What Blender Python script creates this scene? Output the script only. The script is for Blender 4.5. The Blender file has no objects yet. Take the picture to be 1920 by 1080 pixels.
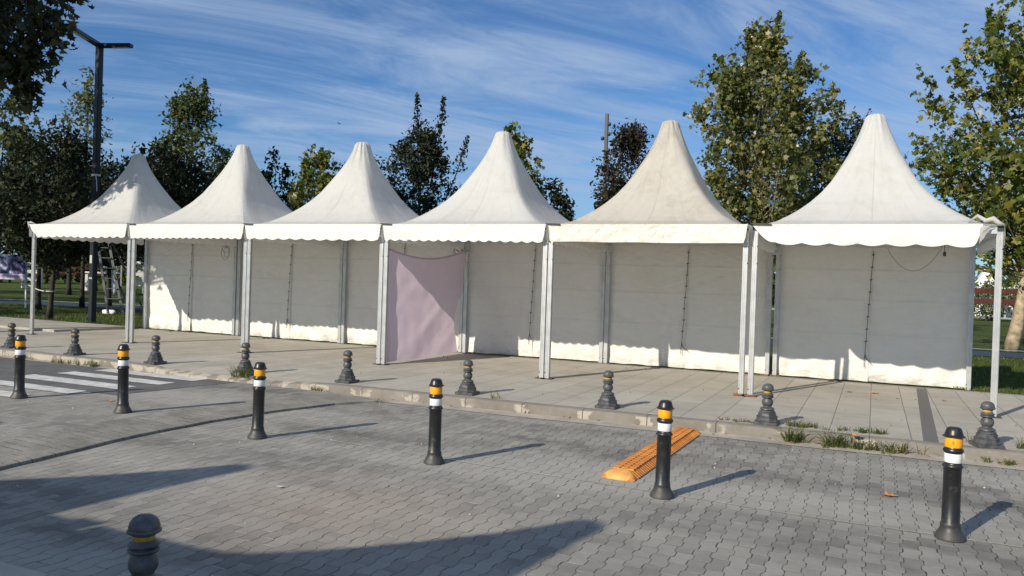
import bpy, bmesh, math, random
import numpy as np
from mathutils import Vector, Matrix, noise as mn

C = bpy.context.scene
COL = C.collection
PI = math.pi
RAD = math.radians

# ------------------------------------------------------------------ camera
cam_d = bpy.data.cameras.new('camera')
cam_d.sensor_width = 36.0
cam_d.lens = 36.0 * 1498.0 / 1920.0
cam_d.clip_start = 0.05
cam_d.clip_end = 3000
cam = bpy.data.objects.new('camera', cam_d)
COL.objects.link(cam)
cam.matrix_world = Matrix(((0.909993, -0.033092, 0.413302, 0.0),
                           (0.413337, -0.006078, -0.910558, 0.0),
                           (0.032645, 0.999434, 0.008147, 1.5),
                           (0, 0, 0, 1)))
C.camera = cam

# ------------------------------------------------------------------ sun, sky, exposure
SUN_AZ, SUN_EL = RAD(20.5), RAD(28.0)       # light travels towards +Y, turned 20.5 deg to +X
sd = bpy.data.lights.new('sun', 'SUN')
sd.energy = 5.0
sd.angle = RAD(0.5)
sd.color = (1.0, 0.92, 0.785)
sun = bpy.data.objects.new('sun', sd)
COL.objects.link(sun)
ldir = Vector((math.sin(SUN_AZ) * math.cos(SUN_EL), math.cos(SUN_AZ) * math.cos(SUN_EL), -math.sin(SUN_EL)))
sun.rotation_euler = ldir.to_track_quat('-Z', 'Y').to_euler()

W = bpy.data.worlds.new("World")
C.world = W
W.use_nodes = True
wt = W.node_tree
wt.nodes.clear()


class NT:
    """Small helper to write node trees."""
    def __init__(self, tree):
        self.t = tree

    def n(self, typ, **kw):
        nd = self.t.nodes.new(typ)
        for k, v in kw.items():
            setattr(nd, k, v)
        return nd

    def put(self, sock, v):
        if isinstance(v, bpy.types.NodeSocket):
            self.t.links.new(v, sock)
        elif v is not None:
            if isinstance(v, (tuple, list)) and len(v) == 3 and sock.type == 'RGBA':
                v = (*v, 1)
            sock.default_value = v

    def m(self, op, a, b=None, c=None, clamp=False):
        nd = self.n('ShaderNodeMath', operation=op, use_clamp=clamp)
        self.put(nd.inputs[0], a)
        if b is not None:
            self.put(nd.inputs[1], b)
        if c is not None:
            self.put(nd.inputs[2], c)
        return nd.outputs[0]

    def mix(self, fac, a, b, blend='MIX'):
        nd = self.n('ShaderNodeMix', data_type='RGBA', blend_type=blend)
        self.put(nd.inputs[0], fac)
        self.put(nd.inputs[6], a)
        self.put(nd.inputs[7], b)
        return nd.outputs[2]

    def ramp(self, fac, stops, interp='LINEAR'):
        nd = self.n('ShaderNodeValToRGB')
        cr = nd.color_ramp
        cr.interpolation = interp
        while len(cr.elements) < len(stops):
            cr.elements.new(0.5)
        for e, (p, c) in zip(cr.elements, stops):
            e.position = p
            e.color = (*c, 1) if len(c) == 3 else c
        self.put(nd.inputs[0], fac)
        return nd.outputs[0]

    def sstep(self, v, lo, hi):
        nd = self.n('ShaderNodeMapRange', interpolation_type='SMOOTHSTEP')
        self.put(nd.inputs[0], v)
        nd.inputs[1].default_value = lo
        nd.inputs[2].default_value = hi
        return nd.outputs[0]

    def noise(self, vec, scale, detail=4, rough=0.55, dist=0.0):
        nd = self.n('ShaderNodeTexNoise')
        if vec is not None:
            self.put(nd.inputs['Vector'], vec)
        nd.inputs['Scale'].default_value = scale
        nd.inputs['Detail'].default_value = detail
        nd.inputs['Roughness'].default_value = rough
        nd.inputs['Distortion'].default_value = dist
        return nd.outputs['Fac']

    def comb(self, x, y, z=0.0):
        nd = self.n('ShaderNodeCombineXYZ')
        for i, v in enumerate((x, y, z)):
            self.put(nd.inputs[i], v)
        return nd.outputs[0]

    def sep(self, v):
        nd = self.n('ShaderNodeSeparateXYZ')
        self.put(nd.inputs[0], v)
        return nd.outputs


g = NT(wt)
sky = g.n('ShaderNodeTexSky', sky_type='NISHITA')
sky.sun_disc = False
sky.sun_elevation = SUN_EL
sky.sun_rotation = math.atan2(-math.sin(SUN_AZ), -math.cos(SUN_AZ))
sky.altitude = 50
sky.air_density = 1.0
sky.dust_density = 0.25
sky.ozone_density = 2.2
tc = g.n('ShaderNodeTexCoord')
sx, sy, sz = g.sep(tc.outputs['Generated'])
dz = g.m('ADD', g.m('MAXIMUM', sz, 0.0), 0.10)
px, py = g.m('DIVIDE', sx, dz), g.m('DIVIDE', sy, dz)
ang = RAD(37)
ca = g.m('ADD', g.m('MULTIPLY', px, math.sin(ang)), g.m('MULTIPLY', py, math.cos(ang)))
cb = g.m('SUBTRACT', g.m('MULTIPLY', px, math.cos(ang)), g.m('MULTIPLY', py, math.sin(ang)))
pv = g.comb(g.m('MULTIPLY', ca, 0.30), g.m('MULTIPLY', cb, 0.95), 3.7)
big = g.noise(pv, 0.62, 3, 0.5, 0.4)
fine = g.noise(g.comb(g.m('MULTIPLY', ca, 0.50), g.m('MULTIPLY', cb, 1.5), 9.1), 1.6, 10, 0.66, 1.2)
clf = g.m('ADD', g.m('MULTIPLY', big, 0.60), g.m('MULTIPLY', fine, 0.62))
clf = g.sstep(clf, 0.45, 0.74)
clf = g.m('MULTIPLY', clf, g.sstep(sz, 0.03, 0.16))
clf = g.m('MULTIPLY', clf, 0.86)
bg1 = g.n('ShaderNodeBackground')
tint = g.mix(1.0, sky.outputs[0], (0.72, 1.13, 1.60), 'MULTIPLY')
g.put(bg1.inputs[0], tint)
bg1.inputs[1].default_value = 0.060
bg2 = g.n('ShaderNodeBackground')
bg2.inputs[0].default_value = (0.50, 0.66, 0.93, 1)
bg2.inputs[1].default_value = 0.68
mxs = g.n('ShaderNodeMixShader')
g.put(mxs.inputs[0], clf)
g.put(mxs.inputs[1], bg1.outputs[0])
g.put(mxs.inputs[2], bg2.outputs[0])
wo = g.n('ShaderNodeOutputWorld')
g.put(wo.inputs[0], mxs.outputs[0])

C.view_settings.view_transform = 'Standard'
C.view_settings.look = 'None'
C.view_settings.exposure = 0.14
C.view_settings.gamma = 1.0
C.cycles.use_adaptive_sampling = True
C.cycles.max_bounces = 8
C.cycles.use_denoising = True


# ------------------------------------------------------------------ materials
def new_mat(name):
    m = bpy.data.materials.new(name)
    m.use_nodes = True
    t = m.node_tree
    t.nodes.clear()
    k = NT(t)
    out = k.n('ShaderNodeOutputMaterial')
    b = k.n('ShaderNodeBsdfPrincipled')
    t.links.new(b.outputs[0], out.inputs[0])
    return m, k, b, out


def bump(k, b, h, strength=0.3, dist=0.01):
    bp = k.n('ShaderNodeBump')
    bp.inputs['Strength'].default_value = strength
    bp.inputs['Distance'].default_value = dist
    k.put(bp.inputs['Height'], h)
    k.put(b.inputs['Normal'], bp.outputs[0])


def simple(name, col, rough=0.6, var=0.25, scale=6.0, metal=0.0, bmp=0.0, spec=0.5, col2=None):
    m, k, b, out = new_mat(name)
    co = k.n('ShaderNodeTexCoord').outputs['Object']
    nz = k.noise(co, scale, 5, 0.6)
    c2 = col2 or tuple(c * (1 - var) for c in col)
    c1 = tuple(min(1, c * (1 + var * 0.5)) for c in col)
    k.put(b.inputs['Base Color'], k.ramp(nz, [(0.3, c2), (0.7, c1)]))
    k.put(b.inputs['Roughness'], rough)
    k.put(b.inputs['Metallic'], metal)
    k.put(b.inputs['Specular IOR Level'], spec)
    if bmp:
        bump(k, b, k.noise(co, scale * 8, 4), bmp, 0.004)
    return m


def world_xy(k):
    return k.sep(k.n('ShaderNodeNewGeometry').outputs['Position'])


def paver_mat(name, base, rot=False):
    m, k, b, out = new_mat(name)
    x, y, z = world_xy(k)
    wpos = k.n('ShaderNodeNewGeometry').outputs['Position']
    w, L = 0.106, 0.205
    wob = k.noise(wpos, 0.7, 2)
    xx = k.m('ADD', x, k.m('MULTIPLY', k.m('SUBTRACT', wob, 0.5), 0.07))
    wob2 = k.noise(k.comb(y, x, 4.0), 0.6, 2)
    yy = k.m('ADD', y, k.m('MULTIPLY', k.m('SUBTRACT', wob2, 0.5), 0.08))
    # zig-zag long joint: a trapezoid wave along Y
    ph = k.m('FRACT', k.m('DIVIDE', yy, L))
    tri = k.m('SUBTRACT', k.m('ABSOLUTE', k.m('SUBTRACT', ph, 0.5)), 0.25)
    zz = k.m('MINIMUM', k.m('MAXIMUM', k.m('MULTIPLY', tri, 0.13), -0.0095), 0.0095)
    u = k.m('DIVIDE', k.m('ADD', xx, zz), w)
    col = k.m('FLOOR', u)
    fu = k.m('FRACT', u)
    odd = k.m('MODULO', k.m('ABSOLUTE', col), 2.0)
    v = k.m('ADD', k.m('DIVIDE', yy, L), k.m('ADD', k.m('MULTIPLY', odd, 0.5), 0.25))
    row = k.m('FLOOR', v)
    fv = k.m('FRACT', v)
    du = k.m('MULTIPLY', k.m('MINIMUM', fu, k.m('SUBTRACT', 1.0, fu)), w)
    dv = k.m('MULTIPLY', k.m('MINIMUM', fv, k.m('SUBTRACT', 1.0, fv)), L)
    rnd = k.n('ShaderNodeTexWhiteNoise', noise_dimensions='3D')
    k.put(rnd.inputs[0], k.comb(col, row, 1.0))
    rv = rnd.outputs[0]
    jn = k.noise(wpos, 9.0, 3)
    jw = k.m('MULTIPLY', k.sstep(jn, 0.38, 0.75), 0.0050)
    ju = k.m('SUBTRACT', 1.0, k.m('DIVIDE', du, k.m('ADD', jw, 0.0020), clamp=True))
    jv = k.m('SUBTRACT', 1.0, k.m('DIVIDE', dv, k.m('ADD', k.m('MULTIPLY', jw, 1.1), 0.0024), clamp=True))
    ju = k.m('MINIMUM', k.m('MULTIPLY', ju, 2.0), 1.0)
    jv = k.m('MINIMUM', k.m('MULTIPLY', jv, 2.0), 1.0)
    # colour of the concrete: large stains, bands worn by the wheels, grain
    n1 = k.noise(wpos, 0.55, 4, 0.6)
    n2 = k.noise(k.comb(k.m('MULTIPLY', x, 0.16), k.m('MULTIPLY', y, 1.15), 2.0), 1.0, 3, 0.5, 0.3)
    n3 = k.noise(wpos, 120, 3, 0.7)
    n4 = k.noise(wpos, 5.0, 5, 0.65)
    val = k.m('ADD', k.m('MULTIPLY', n1, 0.35), k.m('MULTIPLY', k.m('ADD', k.m('MULTIPLY', k.m('SUBTRACT', n2, 0.5), 1.7), 0.5), 0.95))
    val = k.m('ADD', val, k.m('MULTIPLY', k.m('SUBTRACT', rv, 0.5), 0.27))
    val = k.m('ADD', val, k.m('MULTIPLY', k.m('SUBTRACT', n3, 0.5), 0.35))
    val = k.m('ADD', val, k.m('MULTIPLY', k.m('SUBTRACT', n4, 0.5), 0.40))
    # paler strip of cement along the row of posts at y = 6.15
    band = k.m('SUBTRACT', 1.0, k.sstep(k.m('ABSOLUTE', k.m('SUBTRACT', y, 6.25)), 0.1, 0.75))
    val = k.m('ADD', val, k.m('MULTIPLY', band, 0.16))
    dark = tuple(c * 0.58 for c in base)
    lite = tuple(c * 1.30 for c in base)
    cc = k.ramp(val, [(0.30, dark), (0.62, base), (0.95, lite)])
    # warm clay dust stain in front of the near kerb
    dx = k.m('MULTIPLY', k.m('ADD', x, 3.3), 0.75)
    dy = k.m('SUBTRACT', y, 4.6)
    rr = k.m('SQRT', k.m('ADD', k.m('MULTIPLY', dx, dx), k.m('MULTIPLY', dy, dy)))
    stain = k.m('MULTIPLY', k.m('SUBTRACT', 1.0, k.sstep(rr, 0.1, 1.3)), k.m('ADD', 0.15, k.m('MULTIPLY', n4, 0.45)))
    cc = k.mix(stain, cc, tuple(c * f for c, f in zip(base, (1.35, 1.08, 0.92))))
    cc = k.mix(k.m('MULTIPLY', ju, k.m('ADD', 0.35, k.m('MULTIPLY', k.sstep(n4, 0.35, 0.65), 0.55))), cc, (0.030, 0.029, 0.027))  # shade painted into the dirty long joints; sand in cross joints coloured as sunlit
    lit_sand = k.m('MULTIPLY', jv, k.sstep(k.noise(k.comb(x, y, 7.0), 3.0, 2), 0.40, 0.62))
    cc = k.mix(k.m('MULTIPLY', lit_sand, 0.9), cc, (0.46, 0.43, 0.375))
    cc = k.mix(k.m('MULTIPLY', k.m('SUBTRACT', jv, lit_sand), 0.45), cc, (0.06, 0.058, 0.055))
    oil = k.noise(k.comb(x, y, 12.0), 1.7, 5, 0.62, 0.8)
    cc = k.mix(k.m('MULTIPLY', k.sstep(oil, 0.64, 0.74), 0.50), cc, tuple(c * 0.42 for c in base))
    spk = k.noise(wpos, 34, 2, 0.5)
    cc = k.mix(k.m('MULTIPLY', k.sstep(spk, 0.70, 0.78), 0.40), cc, tuple(c * 1.9 for c in base))
    spd = k.noise(k.comb(y, x, 3.0), 22, 2, 0.5)
    cc = k.mix(k.m('MULTIPLY', k.sstep(spd, 0.70, 0.78), 0.55), cc, tuple(c * 0.35 for c in base))
    k.put(b.inputs['Base Color'], cc)
    k.put(b.inputs['Roughness'], 0.82)
    k.put(b.inputs['Specular IOR Level'], 0.25)
    hh = k.m('SUBTRACT', 1.0, k.m('MAXIMUM', ju, jv))
    hh = k.m('ADD', hh, k.m('MULTIPLY', rv, 0.35))
    hh = k.m('ADD', hh, k.m('MULTIPLY', n3, 0.25))
    bump(k, b, hh, 0.7, 0.008)
    return m


def slab_mat(name):
    m, k, b, out = new_mat(name)
    x, y, z = world_xy(k)
    wpos = k.n('ShaderNodeNewGeometry').outputs['Position']
    w, L = 0.40, 1.1
    col = k.m('FLOOR', k.m('DIVIDE', x, w))
    fu = k.m('FRACT', k.m('DIVIDE', x, w))
    r1 = k.n('ShaderNodeTexWhiteNoise', noise_dimensions='1D')
    k.put(r1.inputs['W'], col)
    v = k.m('ADD', k.m('DIVIDE', y, L), r1.outputs[0])
    row = k.m('FLOOR', v)
    fv = k.m('FRACT', v)
    du = k.m('MULTIPLY', k.m('MINIMUM', fu, k.m('SUBTRACT', 1.0, fu)), w)
    dv = k.m('MULTIPLY', k.m('MINIMUM', fv, k.m('SUBTRACT', 1.0, fv)), L)
    r2 = k.n('ShaderNodeTexWhiteNoise', noise_dimensions='3D')
    k.put(r2.inputs[0], k.comb(col, row, 5.0))
    ju = k.m('SUBTRACT', 1.0, k.sstep(du, 0.002, 0.007))
    jv = k.m('SUBTRACT', 1.0, k.sstep(dv, 0.001, 0.005))
    n1 = k.noise(wpos, 1.3, 5, 0.62)
    n2 = k.noise(wpos, 90, 3, 0.7)
    n3 = k.noise(k.comb(k.m('MULTIPLY', x, 1.2), k.m('MULTIPLY', y, 4.5), 1.0), 2.2, 5, 0.6)
    val = k.m('ADD', k.m('MULTIPLY', n1, 0.6), k.m('MULTIPLY', n3, 0.4))
    val = k.m('ADD', val, k.m('MULTIPLY', k.m('SUBTRACT', r2.outputs[0], 0.5), 0.16))
    val = k.m('ADD', val, k.m('MULTIPLY', k.m('SUBTRACT', n2, 0.5), 0.22))
    cc = k.ramp(val, [(0.25, (0.285, 0.260, 0.216)), (0.52, (0.385, 0.355, 0.300)), (0.80, (0.46, 0.430, 0.372))])
    # one row of charcoal slabs laid across the pavement
    ds = k.m('ABSOLUTE', k.m('SUBTRACT', x, k.m('ADD', 0.30, k.m('MULTIPLY', y, 0.030))))
    cc = k.mix(k.m('MULTIPLY', k.m('LESS_THAN', ds, 0.072), 0.9), cc, (0.115, 0.110, 0.105))
    sp = k.noise(wpos, 26, 2, 0.5)
    cc = k.mix(k.m('MULTIPLY', k.sstep(sp, 0.70, 0.80), 0.55), cc, (0.10, 0.085, 0.065))
    cc = k.mix(k.m('MULTIPLY', ju, 0.75), cc, (0.075, 0.068, 0.058))
    cc = k.mix(k.m('MULTIPLY', jv, 0.45), cc, (0.10, 0.09, 0.08))
    k.put(b.inputs['Base Color'], cc)
    k.put(b.inputs['Roughness'], 0.8)
    k.put(b.inputs['Specular IOR Level'], 0.3)
    hh = k.m('SUBTRACT', 1.0, k.m('MAXIMUM', ju, jv))
    hh = k.m('ADD', hh, k.m('MULTIPLY', n2, 0.3))
    bump(k, b, hh, 0.4, 0.004)
    return m


def kerb_mat(name):
    m, k, b, out = new_mat(name)
    x, y, z = world_xy(k)
    wpos = k.n('ShaderNodeNewGeometry').outputs['Position']
    fu = k.m('FRACT', k.m('DIVIDE', x, 0.78))
    du = k.m('MULTIPLY', k.m('MINIMUM', fu, k.m('SUBTRACT', 1.0, fu)), 0.78)
    n1 = k.noise(wpos, 2.2, 5, 0.6)
    n2 = k.noise(wpos, 11, 5, 0.65)
    n3 = k.noise(wpos, 70, 3)
    val = k.m('ADD', k.m('MULTIPLY', n1, 0.6), k.m('MULTIPLY', n2, 0.4))
    cc = k.ramp(val, [(0.3, (0.135, 0.118, 0.096)), (0.55, (0.20, 0.180, 0.152)), (0.8, (0.27, 0.248, 0.212))])
    # worn cream mortar and paint about the joints and, further left, all along the face
    left = k.sstep(k.m('MULTIPLY', x, -1.0), 5.0, 10.5)
    reach = k.m('ADD', 0.035, k.m('ADD', k.m('MULTIPLY', k.m('SUBTRACT', n2, 0.35), 0.40), k.m('MULTIPLY', left, 0.5)))
    patch = k.m('MULTIPLY', k.sstep(k.m('SUBTRACT', reach, du), 0.0, 0.03), k.m('SUBTRACT', 1.0, k.sstep(z, -0.022, -0.008)))
    n4 = k.noise(wpos, 4.3, 3)
    patch = k.m('MULTIPLY', patch, k.sstep(n4, 0.40, 0.52))
    cc = k.mix(k.m('MULTIPLY', patch, 0.75), cc, (0.42, 0.375, 0.30))
    j = k.m('SUBTRACT', 1.0, k.sstep(du, 0.003, 0.008))
    cc = k.mix(k.m('MULTIPLY', j, 0.85), cc, (0.05, 0.045, 0.04))
    k.put(b.inputs['Base Color'], cc)
    k.put(b.inputs['Roughness'], 0.88)
    bump(k, b, k.m('SUBTRACT', k.m('ADD', k.m('MULTIPLY', n2, 0.6), k.m('MULTIPLY', n3, 0.4)), j), 0.5, 0.006)
    return m


def lawn_mat(name):
    m, k, b, out = new_mat(name)
    wpos = k.n('ShaderNodeNewGeometry').outputs['Position']
    n1 = k.noise(wpos, 0.35, 5, 0.6)
    n2 = k.noise(wpos, 14, 4, 0.7)
    n3 = k.noise(wpos, 90, 3, 0.7)
    val = k.m('ADD', k.m('MULTIPLY', n1, 0.55), k.m('ADD', k.m('MULTIPLY', n2, 0.25), k.m('MULTIPLY', n3, 0.2)))
    cc = k.ramp(val, [(0.3, (0.045, 0.062, 0.016)), (0.52, (0.085, 0.110, 0.028)), (0.75, (0.15, 0.155, 0.055))])
    k.put(b.inputs['Base Color'], cc)
    k.put(b.inputs['Roughness'], 0.95)
    k.put(b.inputs['Specular IOR Level'], 0.1)
    bump(k, b, k.m('ADD', n2, n3), 0.9, 0.05)
    return m


def canvas_mat(name, col, dirt, dirtcol, trans=0.22, seam=False, rough=0.55, crumple=0.0, band=0.0):
    m, k, b, out = new_mat(name)
    co = k.n('ShaderNodeTexCoord').outputs['Object']
    inf = k.n('ShaderNodeObjectInfo').outputs['Random']
    off = k.n('ShaderNodeVectorMath', operation='ADD')
    k.put(off.inputs[0], co)
    k.put(off.inputs[1], k.comb(k.m('MULTIPLY', inf, 31.0), k.m('MULTIPLY', inf, 17.0), 0.0))
    p = off.outputs[0]
    n1 = k.noise(p, 1.6, 6, 0.66, 0.5)
    n2 = k.noise(p, 9.0, 5, 0.65)
    n3 = k.noise(p, 45, 3)
    val = k.m('ADD', k.m('MULTIPLY', n1, 0.62), k.m('MULTIPLY', n2, 0.38))
    cc = k.mix(k.m('MULTIPLY', k.sstep(val, 0.42, 0.72), dirt), col, dirtcol)
    hh = k.m('ADD', k.m('MULTIPLY', n2, 0.14 if (crumple or band) else 0.5), k.m('MULTIPLY', n3, 0.015 if (crumple or band) else 0.12))
    if seam:
        uv = k.n('ShaderNodeUVMap').outputs[0]
        u, v, _ = k.sep(uv)
        s1 = k.m('SUBTRACT', 1.0, k.sstep(k.m('ABSOLUTE', k.m('SUBTRACT', u, 0.5)), 0.0035, 0.007))
        s2 = k.m('SUBTRACT', 1.0, k.sstep(k.m('MINIMUM', u, k.m('SUBTRACT', 1.0, u)), 0.004, 0.012))
        s3 = k.m('SUBTRACT', 1.0, k.sstep(k.m('ABSOLUTE', k.m('SUBTRACT', v, 0.03)), 0.004, 0.012))
        sm = k.m('MAXIMUM', k.m('MAXIMUM', s1, k.m('MULTIPLY', s2, 0.7)), s3)
        cc = k.mix(k.m('MULTIPLY', sm, 0.22), cc, tuple(c * 0.78 for c in dirtcol))
        hh = k.m('ADD', hh, k.m('MULTIPLY', sm, 0.6))
    if crumple:
        v1 = k.n('ShaderNodeTexVoronoi', feature='DISTANCE_TO_EDGE')
        wn = k.n('ShaderNodeTexNoise')
        k.put(wn.inputs['Vector'], p)
        wn.inputs['Scale'].default_value = 3.0
        wv = k.n('ShaderNodeVectorMath', operation='MULTIPLY_ADD')
        k.put(wv.inputs[0], wn.outputs['Color'])
        wv.inputs[1].default_value = (0.35, 0.35, 0.35)
        k.put(wv.inputs[2], p)
        k.put(v1.inputs['Vector'], wv.outputs[0])
        v1.inputs['Scale'].default_value = 5.5
        hh = k.m('ADD', hh, k.m('MULTIPLY', k.sstep(v1.outputs['Distance'], 0.0, 0.35), crumple))
    if band:
        x_, y_, z_ = k.sep(p)
        st = k.comb(k.m('MULTIPLY', x_, 0.8), 0.0, k.m('ADD', k.m('MULTIPLY', z_, 3.2), k.m('MULTIPLY', x_, 0.9)))
        st2 = k.comb(k.m('MULTIPLY', x_, 0.7), 3.0, k.m('SUBTRACT', k.m('MULTIPLY', z_, 3.4), k.m('MULTIPLY', x_, 1.0)))
        hh = k.m('ADD', hh, k.m('MULTIPLY', k.m('ABSOLUTE', k.m('SUBTRACT', k.noise(st, 2.0, 3, 0.5), 0.5)), -band * 2.5))
        hh = k.m('ADD', hh, k.m('MULTIPLY', k.m('ABSOLUTE', k.m('SUBTRACT', k.noise(st2, 1.6, 3, 0.5), 0.5)), -band * 2.5))
        zo = k.sep(co)[2]
        for zs in (0.78, 1.36, 1.86):
            ln = k.m('SUBTRACT', 1.0, k.sstep(k.m('ABSOLUTE', k.m('SUBTRACT', zo, k.m('ADD', zs, k.m('MULTIPLY', k.noise(co, 0.8, 2), 0.04)))), 0.004, 0.014))
            cc = k.mix(k.m('MULTIPLY', ln, 0.09), cc, tuple(c * 0.6 for c in dirtcol))
        mud = k.m('MULTIPLY', k.m('SUBTRACT', 1.0, k.sstep(zo, 0.02, 0.22)), k.sstep(n2, 0.35, 0.65))
        cc = k.mix(k.m('MULTIPLY', mud, 0.40), cc, (0.42, 0.37, 0.30))
    if seam:
        stk = k.noise(k.comb(k.m('MULTIPLY', u, 16.0), k.m('MULTIPLY', v, 1.3), k.m('MULTIPLY', inf, 50.0)), 1.0, 5, 0.6)
        cc = k.mix(k.m('MULTIPLY', k.sstep(stk, 0.50, 0.75), 0.22), cc, tuple(c * 0.8 for c in dirtcol))
        fold = k.noise(k.comb(k.m('MULTIPLY', u, 9.0), k.m('MULTIPLY', v, 2.2), k.m('MULTIPLY', inf, 20.0)), 1.0, 3, 0.5)
        hh = k.m('ADD', hh, k.m('MULTIPLY', fold, 1.6))
    k.put(b.inputs['Base Color'], cc)
    k.put(b.inputs['Roughness'], rough)
    k.put(b.inputs['Specular IOR Level'], 0.3)
    bump(k, b, hh, 0.5 if (crumple or band) else 0.35, 0.030 if (crumple or band) else 0.016)
    tr = k.n('ShaderNodeBsdfTranslucent')
    k.put(tr.inputs[0], cc)
    mx = k.n('ShaderNodeMixShader')
    mx.inputs[0].default_value = trans
    k.put(mx.inputs[1], b.outputs[0])
    k.put(mx.inputs[2], tr.outputs[0])
    k.put(out.inputs[0], mx.outputs[0])
    return m


def leaf_mat(name, stops, trans=0.32, rough=0.5, spec=0.35):
    m, k, b, out = new_mat(name)
    rnd = k.n('ShaderNodeNewGeometry').outputs['Random Per Island']
    pos = k.n('ShaderNodeNewGeometry').outputs['Position']
    cl = k.noise(pos, 0.9, 2)
    f = k.m('ADD', k.m('MULTIPLY', rnd, 0.75), k.m('MULTIPLY', k.m('SUBTRACT', cl, 0.5), 0.8))
    f = k.m('ADD', f, 0.12, clamp=True)
    cc = k.ramp(f, stops)
    k.put(b.inputs['Base Color'], cc)
    k.put(b.inputs['Roughness'], rough)
    k.put(b.inputs['Specular IOR Level'], spec)
    tr = k.n('ShaderNodeBsdfTranslucent')
    k.put(tr.inputs[0], k.mix(1.0, cc, (1.5, 1.6, 0.7), 'MULTIPLY'))
    mx = k.n('ShaderNodeMixShader')
    mx.inputs[0].default_value = trans
    k.put(mx.inputs[1], b.outputs[0])
    k.put(mx.inputs[2], tr.outputs[0])
    k.put(out.inputs[0], mx.outputs[0])
    return m


M = {}
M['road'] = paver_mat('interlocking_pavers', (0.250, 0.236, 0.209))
M['slab'] = slab_mat('pavement_slabs')
M['kerb'] = kerb_mat('kerb_stone')
M['lawn'] = lawn_mat('mown_grass')
M['asphalt'] = simple('asphalt', (0.115, 0.112, 0.108), 0.9, 0.35, 3.0, bmp=0.4)
M['ramp'] = simple('ramp_setts', (0.155, 0.148, 0.135), 0.9, 0.5, 4.0, bmp=0.6)
M['gutter'] = simple('gutter_concrete', (0.36, 0.325, 0.27), 0.9, 0.40, 2.5, bmp=0.4)
M['zebra'] = simple('worn_white_paint', (0.56, 0.55, 0.52), 0.8, 0.35, 7.0)
M['seam'] = simple('pale_mortar', (0.42, 0.39, 0.33), 0.9, 0.4, 5.0)
M['blue'] = simple('blue_surfacing', (0.022, 0.040, 0.070), 0.7, 0.3, 2.0)
M['pale'] = simple('pale_edging', (0.42, 0.42, 0.40), 0.8, 0.3, 2.0)
M['roof_white'] = canvas_mat('white_tent_fabric', (0.685, 0.675, 0.645), 0.50, (0.52, 0.50, 0.455), 0.36, True)
M['val_white'] = canvas_mat('white_valance_fabric', (0.755, 0.745, 0.71), 0.35, (0.62, 0.635, 0.575), 0.17, crumple=0.30)
M['val_dirty'] = canvas_mat('stained_valance_fabric', (0.78, 0.745, 0.67), 0.5, (0.60, 0.545, 0.45), 0.17, crumple=0.60)
M['roof_dirty'] = canvas_mat('stained_tent_fabric', (0.625, 0.59, 0.52), 0.75, (0.46, 0.415, 0.34), 0.36, True)
M['wall'] = canvas_mat('tent_wall_fabric', (0.80, 0.765, 0.70), 0.35, (0.64, 0.595, 0.515), 0.14, band=1.0)
M['pink'] = canvas_mat('lilac_sheet_fabric', (0.70, 0.585, 0.69), 0.22, (0.56, 0.46, 0.54), 0.55, crumple=0.22)
M['alu'] = simple('tent_aluminium', (0.54, 0.545, 0.535), 0.40, 0.16, 5.0, metal=0.55)
m_, k_, b_, o_ = new_mat('black_rubber')
oc = k_.n('ShaderNodeTexCoord').outputs['Object']
z_ = k_.sep(oc)[2]
rnd_ = k_.n('ShaderNodeObjectInfo').outputs['Random']
vo = k_.n('ShaderNodeVectorMath', operation='ADD')
k_.put(vo.inputs[0], oc)
k_.put(vo.inputs[1], k_.comb(k_.m('MULTIPLY', rnd_, 40.0), 0.0, 0.0))
dn = k_.noise(vo.outputs[0], 16, 5, 0.65)
st_ = k_.noise(k_.comb(k_.sep(vo.outputs[0])[0], k_.sep(oc)[1], k_.m('MULTIPLY', z_, 0.15)), 45, 3, 0.6)
dust = k_.m('ADD', k_.m('MULTIPLY', k_.sstep(dn, 0.52, 0.75), 0.35), k_.m('MULTIPLY', k_.m('SUBTRACT', 1.0, k_.sstep(z_, 0.01, 0.16)), 0.40))
dust = k_.m('ADD', dust, k_.m('MULTIPLY', k_.sstep(st_, 0.60, 0.75), 0.18), clamp=True)
k_.put(b_.inputs['Base Color'], k_.mix(dust, (0.0125, 0.013, 0.0145), (0.105, 0.098, 0.086)))
k_.put(b_.inputs['Roughness'], k_.m('ADD', 0.36, k_.m('MULTIPLY', dust, 0.5)))
M['black'] = m_
M['orange'] = simple('orange_reflective_band', (0.86, 0.36, 0.012), 0.35, 0.12, 30.0)
M['emblem'] = simple('orange_band_emblem', (0.42, 0.20, 0.02), 0.4, 0.1, 30.0)
M['white'] = simple('white_reflective_band', (0.74, 0.74, 0.73), 0.35, 0.10, 30.0)
M['stone'] = simple('dark_cast_stone', (0.078, 0.079, 0.083), 0.45, 0.6, 14.0, bmp=0.35)
M['yellow'] = simple('yellow_band_paint', (0.50, 0.29, 0.03), 0.6, 0.5, 22.0)
m_, k_, b_, o_ = new_mat('orange_hump_plastic')
oc = k_.n('ShaderNodeTexCoord').outputs['Object']
hx, hy, hz = k_.sep(oc)
n1_ = k_.noise(oc, 6, 5, 0.65)
n2_ = k_.noise(k_.comb(k_.m('MULTIPLY', hx, 3.0), k_.m('MULTIPLY', hy, 14.0), 0.0), 1.6, 4, 0.65)
cc_ = k_.ramp(n1_, [(0.3, (0.44, 0.145, 0.022)), (0.7, (0.70, 0.265, 0.035))])
cc_ = k_.mix(k_.m('MULTIPLY', k_.sstep(n2_, 0.52, 0.70), 0.55), cc_, (0.10, 0.055, 0.030))
cc_ = k_.mix(k_.m('MULTIPLY', k_.m('SUBTRACT', 1.0, k_.sstep(hz, 0.002, 0.03)), 0.45), cc_, (0.20, 0.14, 0.08))
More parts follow.
